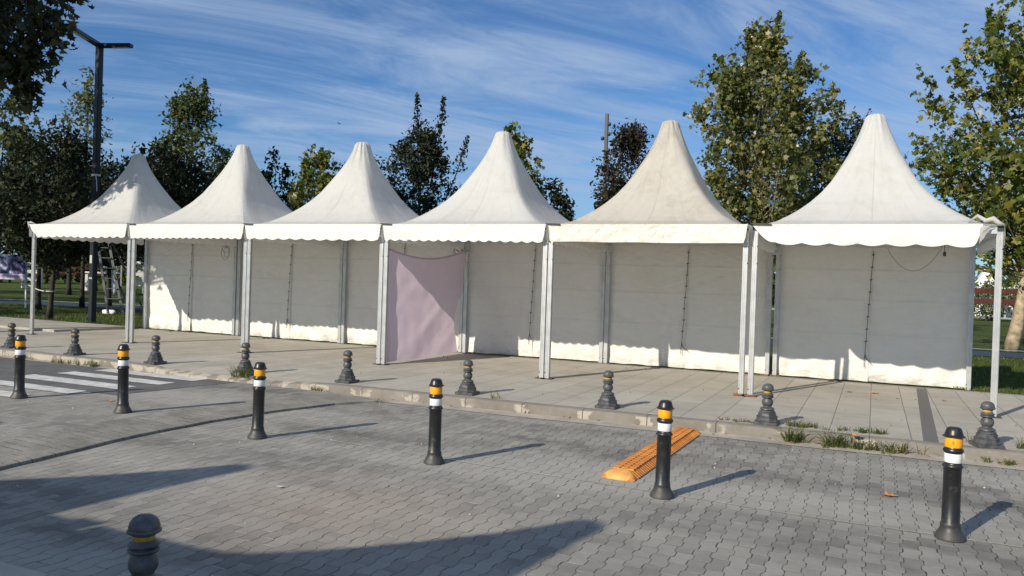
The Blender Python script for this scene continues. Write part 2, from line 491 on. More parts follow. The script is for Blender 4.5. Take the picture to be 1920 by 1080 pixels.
k_.put(b_.inputs['Base Color'], cc_)
k_.put(b_.inputs['Roughness'], 0.62)
M['hump'] = m_
M['hump_end'] = simple('dusty_orange_plastic', (0.72, 0.36, 0.085), 0.6, 0.25, 9.0)
M['steel'] = simple('dark_painted_steel', (0.011, 0.013, 0.018), 0.42, 0.35, 3.0)
M['grey_steel'] = simple('grey_painted_steel', (0.026, 0.029, 0.032), 0.5, 0.3, 3.0)
M['rope'] = simple('dark_rope', (0.075, 0.068, 0.060), 0.9, 0.3, 20)
M['palerope'] = simple('pale_strap', (0.55, 0.54, 0.50), 0.8, 0.2, 20)
M['bark'] = simple('tree_bark', (0.040, 0.033, 0.026), 0.9, 0.5, 7.0, bmp=0.8)
M['plane_bark'] = simple('flaking_plane_bark', (0.40, 0.32, 0.21), 0.85, 0.75, 5.0, bmp=0.6)
M['rust'] = simple('rusty_bracket', (0.22, 0.10, 0.05), 0.85, 0.5, 20)
M['ladder'] = simple('dull_aluminium', (0.11, 0.113, 0.113), 0.45, 0.2, 6.0, metal=0.5)
M['redwood'] = simple('red_brown_wood', (0.085, 0.016, 0.007), 0.7, 0.4, 4.0)
M['far_white'] = simple('far_white_paint', (0.74, 0.73, 0.70), 0.7, 0.15, 2.0)
M['leaf_olive'] = leaf_mat('olive_plane_leaves', [(0.0, (0.040, 0.060, 0.018)), (0.38, (0.095, 0.115, 0.032)), (0.74, (0.20, 0.190, 0.060)), (1.0, (0.36, 0.29, 0.12))], 0.25, 0.38, 0.5)
M['leaf_gold'] = leaf_mat('golden_plane_leaves', [(0.0, (0.040, 0.066, 0.015)), (0.5, (0.095, 0.125, 0.026)), (0.80, (0.22, 0.200, 0.040)), (1.0, (0.38, 0.25, 0.050))], 0.28, 0.4, 0.45)
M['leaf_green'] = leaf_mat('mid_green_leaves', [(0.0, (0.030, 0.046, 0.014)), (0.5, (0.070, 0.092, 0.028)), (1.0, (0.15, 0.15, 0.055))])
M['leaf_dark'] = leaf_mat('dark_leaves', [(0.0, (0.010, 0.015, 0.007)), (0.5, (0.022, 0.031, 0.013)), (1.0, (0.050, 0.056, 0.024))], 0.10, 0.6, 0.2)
M['leaf_shade'] = leaf_mat('shaded_green_plane_leaves', [(0.0, (0.012, 0.017, 0.007)), (0.5, (0.026, 0.033, 0.013)), (1.0, (0.058, 0.055, 0.023))], 0.18, 0.5, 0.25)  # green plane leaves, colour darkened for the shade they hang in
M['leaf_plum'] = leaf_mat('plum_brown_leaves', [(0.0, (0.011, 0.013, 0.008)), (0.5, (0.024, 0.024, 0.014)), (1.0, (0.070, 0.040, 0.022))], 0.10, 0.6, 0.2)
M['leaf_pale'] = leaf_mat('pale_thin_leaves', [(0.0, (0.050, 0.066, 0.030)), (0.5, (0.105, 0.120, 0.055)), (1.0, (0.19, 0.19, 0.09))])
M['weed'] = leaf_mat('weed_blades', [(0.0, (0.045, 0.070, 0.016)), (0.5, (0.105, 0.130, 0.035)), (0.8, (0.22, 0.19, 0.075)), (1.0, (0.30, 0.23, 0.11))], 0.25)
M['blade'] = leaf_mat('grass_blades', [(0.0, (0.035, 0.060, 0.012)), (0.5, (0.078, 0.115, 0.022)), (1.0, (0.16, 0.17, 0.05))], 0.25)
M['dry'] = leaf_mat('dry_leaf', [(0.0, (0.20, 0.085, 0.03)), (0.5, (0.30, 0.16, 0.06)), (1.0, (0.42, 0.28, 0.14))], 0.1)
M['amber'] = simple('amber_leaf', (0.62, 0.22, 0.04), 0.6, 0.35, 25)
M['pebble'] = simple('pale_pebble', (0.50, 0.48, 0.44), 0.8, 0.2, 30)


# ------------------------------------------------------------------ mesh helpers
def link_mesh(name, verts, faces, mat, parent=None, smooth=False, loc=None, uvs=None):
    me = bpy.data.meshes.new(name)
    me.from_pydata([tuple(v) for v in verts], [], faces)
    if uvs is not None:
        ul = me.uv_layers.new(name='uv')
        ul.data.foreach_set('uv', np.array([c for f in faces for i in f for c in uvs[i]], dtype=np.float32))
    me.materials.append(mat)
    if smooth:
        me.shade_smooth()
    me.update()
    o = bpy.data.objects.new(name, me)
    COL.objects.link(o)
    if parent:
        o.parent = parent
    if loc:
        o.location = loc
    return o


def thing(name, label, cat, loc=(0, 0, 0), rz=0.0, group=None):
    o = bpy.data.objects.new(name, None)
    o.empty_display_size = 0.2
    COL.objects.link(o)
    o.location = loc
    o.rotation_euler = (0, 0, rz)
    tag(o, label, cat, group)
    return o


def tag(o, label=None, cat=None, group=None, kind=None):
    if label:
        o['label'] = label
    if cat:
        o['category'] = cat
    if group:
        o['group'] = group
    if kind:
        o['kind'] = kind
    return o


def dup(root, loc, rz=None, label=None):
    r = root.copy()
    COL.objects.link(r)
    r.location = loc
    if rz is not None:
        r.rotation_euler = (0, 0, rz)
    if label:
        r['label'] = label
    for ch in list(root.children):
        c = ch.copy()
        COL.objects.link(c)
        c.parent = r
        for gch in list(ch.children):
            d = gch.copy()
            COL.objects.link(d)
            d.parent = c
    return r


class MB:
    def __init__(self):
        self.v, self.f = [], []

    def box(self, a, b):
        x0, y0, z0 = a
        x1, y1, z1 = b
        i = len(self.v)
        self.v += [(x0, y0, z0), (x1, y0, z0), (x1, y1, z0), (x0, y1, z0), (x0, y0, z1), (x1, y0, z1), (x1, y1, z1), (x0, y1, z1)]
        self.f += [tuple(i + k for k in q) for q in ((3, 2, 1, 0), (4, 5, 6, 7), (0, 1, 5, 4), (1, 2, 6, 5), (2, 3, 7, 6), (3, 0, 4, 7))]

    def tube(self, pts, rad, seg=6, cap=True):
        pts = [Vector(p) for p in pts]
        n = len(pts)
        if not hasattr(rad, '__len__'):
            rad = [rad] * n
        i0 = len(self.v)
        for j, p in enumerate(pts):
            d = (pts[min(j + 1, n - 1)] - pts[max(j - 1, 0)])
            d = d.normalized() if d.length > 1e-9 else Vector((0, 0, 1))
            a = d.cross(Vector((0, 0, 1)) if abs(d.z) < 0.9 else Vector((1, 0, 0))).normalized()
            b = d.cross(a)
            for s in range(seg):
                t = 2 * PI * s / seg
                self.v.append(tuple(p + (a * math.cos(t) + b * math.sin(t)) * rad[j]))
        for j in range(n - 1):
            for s in range(seg):
                s2 = (s + 1) % seg
                self.f.append((i0 + j * seg + s, i0 + j * seg + s2, i0 + (j + 1) * seg + s2, i0 + (j + 1) * seg + s))
        if cap:
            self.f.append(tuple(i0 + s for s in range(seg))[::-1])
            self.f.append(tuple(i0 + (n - 1) * seg + s for s in range(seg)))

    def lathe(self, prof, seg=28, phase=0.0, c=(0, 0)):
        i0 = len(self.v)
        n = len(prof)
        for r, z in prof:
            for s in range(seg):
                t = 2 * PI * s / seg + phase
                self.v.append((c[0] + r * math.cos(t), c[1] + r * math.sin(t), z))
        for j in range(n - 1):
            for s in range(seg):
                s2 = (s + 1) % seg
                self.f.append((i0 + j * seg + s, i0 + j * seg + s2, i0 + (j + 1) * seg + s2, i0 + (j + 1) * seg + s))
        self.f.append(tuple(i0 + s for s in range(seg))[::-1])
        self.f.append(tuple(i0 + (n - 1) * seg + s for s in range(seg)))

    def obar(self, p, q, w, h, up=(0, 0, 1)):
        """square bar from p to q, w across, h along up"""
        p, q = Vector(p), Vector(q)
        d = (q - p).normalized()
        a = d.cross(Vector(up)).normalized() * (w / 2)
        b = a.cross(d).normalized() * (h / 2)
        i = len(self.v)
        for e in (p, q):
            self.v += [tuple(e - a - b), tuple(e + a - b), tuple(e + a + b), tuple(e - a + b)]
        self.f += [tuple(i + k for k in qd) for qd in ((0, 1, 2, 3), (7, 6, 5, 4), (0, 4, 5, 1), (1, 5, 6, 2), (2, 6, 7, 3), (3, 7, 4, 0))]

    def prism(self, poly, z0, z1):
        i = len(self.v)
        n = len(poly)
        self.v += [(x, y, z0) for x, y in poly] + [(x, y, z1) for x, y in poly]
        for s in range(n):
            s2 = (s + 1) % n
            self.f.append((i + s, i + s2, i + n + s2, i + n + s))
        self.f.append(tuple(i + s for s in range(n))[::-1])
        self.f.append(tuple(i + n + s for s in range(n)))

    def grid(self, fn, nu, nv):
        i0 = len(self.v)
        for j in range(nv + 1):
            for i in range(nu + 1):
                self.v.append(fn(i / nu, j / nv))
        for j in range(nv):
            for i in range(nu):
                a = i0 + j * (nu + 1) + i
                self.f.append((a, a + 1, a + nu + 2, a + nu + 1))

    def build(self, name, mat, parent=None, smooth=False, loc=None, bev=0.0):
        o = link_mesh(name, self.v, self.f, mat, parent, smooth, loc)
        if bev:
            bm = bmesh.new()
            bm.from_mesh(o.data)
            bmesh.ops.remove_doubles(bm, verts=bm.verts, dist=1e-5)
            ed = [e for e in bm.edges if len(e.link_faces) == 2 and e.calc_face_angle(0) > 0.6]
            bmesh.ops.bevel(bm, geom=ed, offset=bev, segments=2, affect='EDGES', clamp_overlap=True)
            bm.to_mesh(o.data)
            bm.free()
        return o


def smooth_angle(o, deg=40):
    o.data.shade_smooth()
    bm = bmesh.new()
    bm.from_mesh(o.data)
    for e in bm.edges:
        if len(e.link_faces) == 2 and e.calc_face_angle(0) > RAD(deg):
            e.smooth = False
    bm.to_mesh(o.data)
    bm.free()
    return o


def struct(name, mb, mat, bev=0.0):
    o = mb.build(name, mat, bev=bev)
    o['kind'] = 'structure'
    return o


def nz(x, y, z=0.0, s=1.0):
    return mn.noise(Vector((x * s, y * s, z * s)))


# ------------------------------------------------------------------ the setting
mb = MB()                                           # one lawn sheet out to the horizon
mb.grid(lambda u, v: (-1500 + 3000 * u, -600 + 2600 * v, -0.135), 4, 4)
struct('ground', mb, M['lawn'])

KZ = -0.12
mb = MB()
mb.grid(lambda u, v: (-70 + 130 * u, 2.40 + 6.75 * v, KZ), 40, 6)
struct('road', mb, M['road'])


def kerb_y(x):                                      # front edge of the far kerb
    pts = [(-70, 9.3), (-14, 9.17), (-11.5, 9.13), (-9.3, 8.95), (-8.6, 8.95), (-6.4, 8.97), (-3.9, 9.0), (-2, 9.04), (2, 9.06), (60, 9.06)]
    for (a, ya), (b, yb) in zip(pts, pts[1:]):
        if a <= x <= b:
            return ya + (yb - ya) * (x - a) / (b - a)
    return 9.06


def kerb_z(x):                                      # the kerb drops at the crossing
    t = min(max((x + 10.6) / 1.0, 0), 1) * min(max((-6.7 - x) / 1.2, 0), 1)
    return -0.07 * t * t * (3 - 2 * t)


xs = [-70 + 0.26 * i for i in range(500)]
mb = MB()
prof_n = 6
for x in xs:
    yk, zk = kerb_y(x), kerb_z(x)
    w1 = 0.006 * nz(x, 0.3, 0, 2.0)
    mb.v += [(x, yk, -0.16), (x, yk + 0.004 + w1, zk - 0.022), (x, yk + 0.012 + w1, zk - 0.006), (x, yk + 0.026 + w1, zk + 0.002), (x, yk + 0.16, zk * 0.6 + 0.003), (x, yk + 0.17, -0.16)]
for i in range(len(xs) - 1):
    for j in range(prof_n - 1):
        a = i * prof_n + j
        mb.f.append((a, a + prof_n, a + prof_n + 1, a + 1))
ko = struct('kerb', mb, M['kerb'])
ko.data.shade_smooth()
smooth_angle(ko, 35)

mb = MB()
nxp = len(xs)
ys = [0.16, 0.34, 0.6, 1.2, 5.38]
for x in xs:
    for j, dy in enumerate(ys):
        yk = kerb_y(x)
        y = yk + dy if j < 4 else 14.42
        mb.v.append((x, y, kerb_z(x) * (0.6, 0.45, 0.15, 0, 0)[j]))
for i in range(nxp - 1):
    for j in range(4):
        a = i * 5 + j
        mb.f.append((a, a + 5, a + 6, a + 1))
struct('pavement', mb, M['slab'])
mb = MB()                                           # a thin edging between the slabs and the lawn
mb.box((-70, 14.40, -0.15), (60, 14.47, 0.012))
struct('lawn_edging', mb, M['kerb'])
mb = MB()
mb.grid(lambda u, v: (-70 + 130 * u, 14.46 + 90 * v, 0.0 - 0.0 * v), 26, 18)
struct('lawn', mb, M['lawn'])

mb = MB()                                           # slightly raised paving beyond a low step at the far left
mb.v = [(-70, 12.6, -0.05), (-17.1, 12.35, -0.05), (-16.95, 14.395, -0.05), (-70, 14.395, -0.05)]
mb.v += [(x, y, 0.085 if i < 1 or i == 3 else 0.05) for i, (x, y, z) in enumerate(mb.v)]
mb.f = [(4, 5, 6, 7), (0, 1, 5, 4), (1, 2, 6, 5), (2, 3, 7, 6), (3, 0, 4, 7)]
struct('raised_paving', mb, M['slab'])
mb = MB()                                           # gutter of pale concrete at the foot of the kerb
for x in xs:
    yk = kerb_y(x)
    w1 = 0.035 * nz(x, 5.0, 0, 1.1)
    mb.v += [(x, yk - 0.235 + w1, KZ + 0.005), (x, yk - 0.10, KZ + 0.008), (x, yk + 0.01, KZ + 0.012)]
for i in range(nxp - 1):
    for j in range(2):
        a = i * 3 + j
        mb.f.append((a, a + 3, a + 4, a + 1))
struct('gutter', mb, M['gutter'])

mb = MB()                                           # near pavement and its kerb, below the camera
mb.box((-40, -6.5, -0.15), (40, 2.40, 0.0))
struct('near_pavement', mb, M['slab'])
mb = MB()
x = -40
while x < 40:
    mb.box((x, 2.403, -0.15), (x + 0.772, 2.62, 0.004))
    x += 0.78
struct('near_kerb', mb, M['slab'], bev=0.008)

# raised table of the crossing, with its sloping edge of setts
EDGE = [(-5.75, 8.72), (-6.1, 8.2), (-6.34, 7.26), (-6.43, 6.4), (-6.43, 5.5), (-6.3, 4.6), (-6.2, 3.9), (-6.1, 2.64)]
TOPZ = KZ + 0.055


def edge_at(t):
    n = len(EDGE) - 1
    i = min(int(t * n), n - 1)
    s = t * n - i
    (x0, y0), (x1, y1) = EDGE[i], EDGE[i + 1]
    return x0 + (x1 - x0) * s, y0 + (y1 - y0) * s


mb = MB()
NR = 70
for j in range(NR + 1):
    ex, ey = edge_at(j / NR)
    wj = 0.018 * nz(0, ey, 3, 3.0)
    ex += wj
    mb.v += [(ex, ey, KZ - 0.01), (ex - 0.004, ey, KZ + 0.026), (ex - 0.03, ey, KZ + 0.030), (ex - 0.35, ey + 0.02, KZ + 0.046), (ex - 0.70, ey + 0.04, TOPZ + 0.001)]
for j in range(NR):
    for i in range(4):
        a = j * 5 + i
        mb.f.append((a, a + 1, a + 6, a + 5))
m_r, k_, b_, o_ = new_mat('ramp_setts_coursed')
gx, gy, gz = world_xy(k_)
gp_ = k_.n('ShaderNodeNewGeometry').outputs['Position']
fu = k_.m('FRACT', k_.m('DIVIDE', k_.m('ADD', gy, k_.m('MULTIPLY', k_.noise(gp_, 2.0, 2), 0.05)), 0.11))
jj = k_.m('SUBTRACT', 1.0, k_.sstep(k_.m('MINIMUM', fu, k_.m('SUBTRACT', 1.0, fu)), 0.03, 0.09))
nA = k_.noise(gp_, 3.5, 5, 0.6)
nB = k_.noise(gp_, 40, 4, 0.7)
vv = k_.m('ADD', k_.m('MULTIPLY', nA, 0.7), k_.m('MULTIPLY', nB, 0.3))
cc_ = k_.ramp(vv, [(0.30, (0.13, 0.12, 0.10)), (0.50, (0.215, 0.20, 0.17)), (0.70, (0.33, 0.305, 0.26))])
jp = k_.m('MULTIPLY', jj, k_.sstep(k_.noise(gp_, 6, 2), 0.42, 0.6))
k_.put(b_.inputs['Base Color'], k_.mix(k_.m('MULTIPLY', jp, 0.65), cc_, (0.045, 0.042, 0.038)))
k_.put(b_.inputs['Roughness'], 0.92)
bump(k_, b_, k_.m('SUBTRACT', nB, jp), 0.6, 0.008)
struct('crossing_ramp', mb, m_r)
mb = MB()
for j in range(NR + 1):
    ex, ey = edge_at(j / NR)
    mb.v += [(ex - 0.69, ey + 0.04, TOPZ), (-70, ey + 0.04, TOPZ)]
for j in range(NR):
    a = j * 2
    mb.f.append((a, a + 1, a + 3, a + 2))
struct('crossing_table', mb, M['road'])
mb = MB()                                           # patch of asphalt the stripes are painted on
NA = 40
for j in range(NA + 1):
    t = j / NA
    xa = -70 + 61.5 * t
    mb.v += [(xa, 6.95 + 0.12 * nz(xa, 2, 0, 0.9), TOPZ + 0.004), (xa + (0.25 if j == NA else 0), 8.74, TOPZ + 0.004)]
for j in range(NA):
    a = j * 2
    mb.f.append((a, a + 2, a + 3, a + 1))
struct('asphalt_patch', mb, M['asphalt'])
mb = MB()
for (y0, y1, xa, xb) in [(8.44, 8.72, -10.75, -8.75), (7.90, 8.18, -10.85, -8.80), (7.30, 7.62, -10.95, -8.88), (6.70, 6.98, -11.0, -9.0), (6.14, 6.42, -11.05, -9.25)]:
    n = 24
    i0 = len(mb.v)
    for s in range(n + 1):
        xx = xa + (xb - xa) * s / n
        mb.v += [(xx + 0.02 * nz(y0, 1, 0, 9), y0 + 0.012 * nz(xx, y0, 1, 6), TOPZ + 0.009), (xx, y1 + 0.012 * nz(xx, y1, 2, 6), TOPZ + 0.009)]
    for s in range(n):
        a = i0 + s * 2
        mb.f.append((a, a + 2, a + 3, a + 1))
struct('crosswalk_stripes', mb, M['zebra'])

mb = MB()                                           # thin mortar line along the row of posts
xr = [-6.2 + 0.1 * i for i in range(260)]
for x in xr:
    yc = 6.42 - 0.30 * min(max((x + 5) / 4.5, 0), 1) + 0.02 * nz(x, 8, 0, 0.8)
    hw = 0.008 + 0.012 * max(0, nz(x, 3, 0, 1.4)) + 0.003 * nz(x, 1, 0, 9)
    mb.v += [(x, yc - hw, KZ + 0.004), (x, yc + hw, KZ + 0.004)]
for i in range(len(xr) - 1):
    a = i * 2
    mb.f.append((a, a + 2, a + 3, a + 1))
struct('mortar_line', mb, M['seam'])

PATH = [(-70, 16.5), (-45, 19.0), (-34, 20.6), (-27, 21.9), (-20, 22.6), (-10, 23.3), (3, 24.4), (20, 25.3), (60, 27)]


def path_y(x):
    for (a, ya), (b, yb) in zip(PATH, PATH[1:]):
        if a <= x <= b:
            return ya + (yb - ya) * (x - a) / (b - a)
    return PATH[-1][1]


for nm, lo, hi, mt, z in (('blue_path', -1.15, 1.15, 'blue', 0.012), ('path_kerb', 1.15, 1.42, 'pale', 0.05)):
    mb = MB()
    xp = [-70 + i for i in range(131)]
    for x in xp:
        y = path_y(x)
        mb.v += [(x, y + lo, z), (x, y + hi, z)]
    for i in range(130):
        a = i * 2
        mb.f.append((a, a + 2, a + 3, a + 1))
    struct(nm, mb, M[mt])
mb = MB()
mb.grid(lambda u, v: (-20 + 80 * u, 62 + 6 * v + 6 * u, 0.012), 10, 1)
struct('far_path', mb, M['pale'])


# ------------------------------------------------------------------ pagoda tents
HW = 1.495                                          # half width of one roof
EAVE, PEAK = 2.40, 4.19
SPROF = [(0, 1.0), (.012, .93), (.03, .858), (.06, .797), (.1, .728), (.15, .651), (.22, .562), (.3, .478), (.41, .387), (.53, .313), (.66, .238), (.78, .178), (.88, .132), (.95, .103), (.985, .092), (1.0, .080)]


def sprof(t):
    for (a, sa), (b, sb) in zip(SPROF, SPROF[1:]):
        if t <= b:
            return sa + (sb - sa) * (t - a) / (b - a)
    return SPROF[-1][1]


def make_canopy(root, seed, mat, wrinkle=1.0, ripple=False, PEAK=4.15):
    NT_, NS = 46, 22
    v, f, uv = [], [], []
    for j in range(NT_ + 1):
        t = (j / NT_) ** 1.05
        s = sprof(t) * HW
        n = 2.0 + 26 * (1 - t) ** 2.2
        for q in range(4):
            for i in range(NS + 1):
                u = -1 + 2 * i / NS
                a = math.atan(u) + q * PI / 2 - PI / 2
                c_, s_ = math.cos(a), math.sin(a)
                p = (abs(c_) ** n + abs(s_) ** n) ** (-1 / n)
                sag = 1 - 0.035 * math.sin(PI * min(1, t * 1.6)) * (1 - u * u) * (1 - t)
                r = s * p * sag
                wr = 0.010 * wrinkle * nz(a * 2.6 + seed, t * 1.3, seed, 1.6) * min(1, t * 6) * (1 - 0.4 * t)
                wr += 0.010 * wrinkle * max(0, t - 0.68) / 0.3 * math.sin(a * 9 + 2 * nz(seed, t * 3, 1)) * (0.6 + nz(a * 3, seed, 2))
                if ripple:
                    loc = math.exp(-((u - 0.75) / 0.35) ** 2) * math.exp(-((t - 0.05) / 0.05) ** 2) * (q == 0)
                    wr += 0.013 * loc * math.sin(u * 75 + t * 110)
                r += wr
                z = EAVE + (PEAK - EAVE) * t
                yy = r * s_
                if q == 2 or abs(u) > 0.999:
                    yy += 0.20 * max(0, 1 - t / 0.10) * (yy > 1.0)
                v.append((r * c_, yy, z))
                uv.append(((u + 1) / 2, t))
    row = 4 * (NS + 1)
    for j in range(NT_):
        for q in range(4):
            for i in range(NS):
                a = j * row + q * (NS + 1) + i
                f.append((a, a + 1, a + row + 1, a + row))
    # soft rounded cap
    base = NT_ * row
    prev = list(range(base, base + row))
    for kk, (rr, dz_) in enumerate(((0.80, 0.016), (0.45, 0.030), (0.0, 0.036))):
        st = len(v)
        for q in range(row):
            x0, y0, _ = v[base + q]
            v.append((x0 * rr, y0 * rr, PEAK + dz_ + 0.004 * nz(x0 * 9, y0 * 9, seed)))
            uv.append((0.25, 0.99))
        cur = list(range(st, st + row))
        for i in range(row - 1):
            f.append((prev[i], prev[i + 1], cur[i + 1], cur[i]))
        prev = cur
    o = link_mesh('canopy', v, f, mat, root, True, uvs=uv)
    bm = bmesh.new()
    bm.from_mesh(o.data)
    bmesh.ops.remove_doubles(bm, verts=bm.verts, dist=2e-4)
    bm.to_mesh(o.data)
    bm.free()
    return o


def make_valance(root, seed, mat, scal_n, scal_h, side, lo=-HW, hi=HW, drop=0.262, ta=0.0, tb=0.0, buckle=1.0):
    """a hanging scalloped band; side 0 front (-y), 1 right, 2 back, 3 left"""
    nu, nv = 130, 7
    mb = MB()

    def fn(u, v):
        x = lo + (hi - lo) * u
        sc = scal_h * (1 - abs(math.sin(PI * scal_n * u + 0.4))) if scal_h else 0.006 * nz(x, seed, 4, 2)
        dd = drop - sc + 0.014 * nz(x, seed, 0, 1.3)
        if ta and x - lo < ta:
            dd *= 0.10 + 0.90 * math.sin(PI / 2 * (x - lo) / ta)
        if tb and hi - x < tb:
            dd *= 0.10 + 0.90 * math.sin(PI / 2 * (hi - x) / tb)
        z = EAVE + 0.004 - dd * v
        out = HW + 0.012 + 0.020 * v * nz(x, seed, 2, 2.3) * buckle + 0.012 * v * nz(x * 2.6, v * 2 + seed, 5, 2.3) * buckle
        out += 0.014 * math.sin(PI * v) * nz(x, seed, 8, 0.9) + 0.006 * v
        out += 0.010 * v * nz(x * 1.2 + v * 0.6, v * 1.0 + seed, 5, 7.0) * buckle
        if side == 2:
            out += 0.22
        p = (x, -out, z)
        for _ in range(side):
            p = (-p[1], p[0], p[2])
        return p
    mb.grid(fn, nu, nv)
    return mb.build('valance', mat, root, True)


w_, q_, d_ = 0.037, 0.025, 0.006                      # half width, half depth, groove depth
POST_POLY = [(-w_, -q_), (-0.022, -q_), (-0.019, -q_ + d_), (-0.006, -q_ + d_), (-0.003, -q_ + 0.002), (0.003, -q_ + 0.002), (0.006, -q_ + d_), (0.019, -q_ + d_), (0.022, -q_), (w_ - 0.008, -q_), (w_, -q_ + 0.008),
             (w_, -0.012), (w_ - 0.009, -0.009), (w_ - 0.009, 0.009), (w_, 0.012), (w_, q_), (-w_, q_),
             (-w_, 0.012), (-w_ + 0.009, 0.009), (-w_ + 0.009, -0.009), (-w_, -0.012)]
PX, PYF, PYB = 1.469, -1.40, 1.56


def make_post(root, x, y, rust=False):
    mb = MB()
    mb.prism([(x + a, y + b) for a, b in POST_POLY], 0.014, 2.325)
    o = mb.build('post', M['alu'], root)
    mb = MB()
    mb.box((x - 0.085, y - 0.075, 0.0), (x + 0.085, y + 0.085, 0.012))
    mb.lathe([(0.012, 0.012), (0.012, 0.030)], 6, 0, (x + 0.066, y + 0.02))
    mb.lathe([(0.012, 0.012), (0.012, 0.030)], 6, 0, (x - 0.066, y + 0.03))
    if rust:
        mb.box((x - 0.10, y - 0.09, 0.0125), (x + 0.06, y - 0.052, 0.03))
    mb.build('base_plate', M['rust'] if rust else M['black'], o)
    for zz, dx_ in ((2.10, 0.031), (1.86, 0.031), (0.10, -0.031)):
        mb = MB()
        mb.lathe([(0.009, 0), (0.009, 0.004)], 8)
        n0 = len(mb.v) - 16
        for q in range(n0, n0 + 16):
            a, b, c = mb.v[q]
            mb.v[q] = (x + dx_ + a, y - q_ - 0.0005 - c, zz + b)
        mb.build('bolt', M['black'], o)
    mb = MB()                                      # bracket that carries the eave beams
    mb.box((x - 0.035, y - 0.035, 2.325), (x + 0.035, y + 0.035, 2.39))
    mb.build('corner_bracket', M['grey_steel'], o)
    return o


def make_wall_panel(root, x0, x1, seed, y=1.53, flip=1):
    mb = MB()

    def fn(u, v):
        x = x0 + (x1 - x0) * u
        z = 0.022 + 2.30 * v
        if v < 1e-6:
            z += 0.012 * nz(x, seed, 0, 3.0)
        e = min(1, min(u, 1 - u) * 10)
        low = math.exp(-z / 0.40)
        d = 0.045 * nz(x * 0.9, z * 0.6, seed, 1.2) * e
        d += (0.075 * low * e + 0.008) * nz(x * 1.6 + z * 0.8, z * 1.1, seed + 3, 2.2)
        d += 0.035 * low * nz(x * 4, z * 2.5, seed + 6, 1.5)
        # diagonal pull folds out of the lacing
        xa = (1 - u) if flip > 0 else u
        dg = nz((z - xa * 0.55) * 5.0, xa * 0.5, seed + 9, 1.0)
        d += 0.030 * max(0, dg) * math.exp(-((z - 1.1) / 0.7) ** 2)
        # welded seams across the cloth
        for sz_ in (0.78, 1.36, 1.86):
            d -= 0.010 * math.exp(-((z - sz_ - 0.02 * nz(x, seed, 1, 1)) / 0.016) ** 2)
        return (x, y + d, z)
    mb.grid(fn, 44, 96)
    return mb.build('wall_panel', M['wall'], root, True)


def make_lacing(parent, x, y, seed):
    mb = MB()
    rnd = random.Random(seed)
    pts = []
    for i in range(26):
        t = i / 25
        z = 2.20 - t * 1.72
        pts.append((x + 0.03 - 0.075 * t + 0.010 * nz(t * 3, seed, 0, 2), y - 0.030, z))
    mb.tube(pts, 0.0045, 5)
    for i in range(1, 25, 3):
        px_, py_, pz_ = pts[i]
        mb.tube([(px_ - 0.022, py_ - 0.004, pz_), (px_ + 0.020, py_ - 0.006, pz_ + 0.012)], 0.008, 5)
    px_, py_, pz_ = pts[-1]
    mb.tube([(px_, py_, pz_), (px_ + 0.02, py_ - 0.01, pz_ - 0.07), (px_ + 0.09 + 0.04 * rnd.random(), py_ - 0.02, pz_ - 0.15)], 0.006, 5)
    mb.tube([(px_, py_, pz_), (px_ - 0.01, py_ - 0.012, pz_ - 0.12), (px_ - 0.005, py_ - 0.014, pz_ - 0.22)], 0.005, 5)
    return mb.build('lacing', M['rope'], parent)


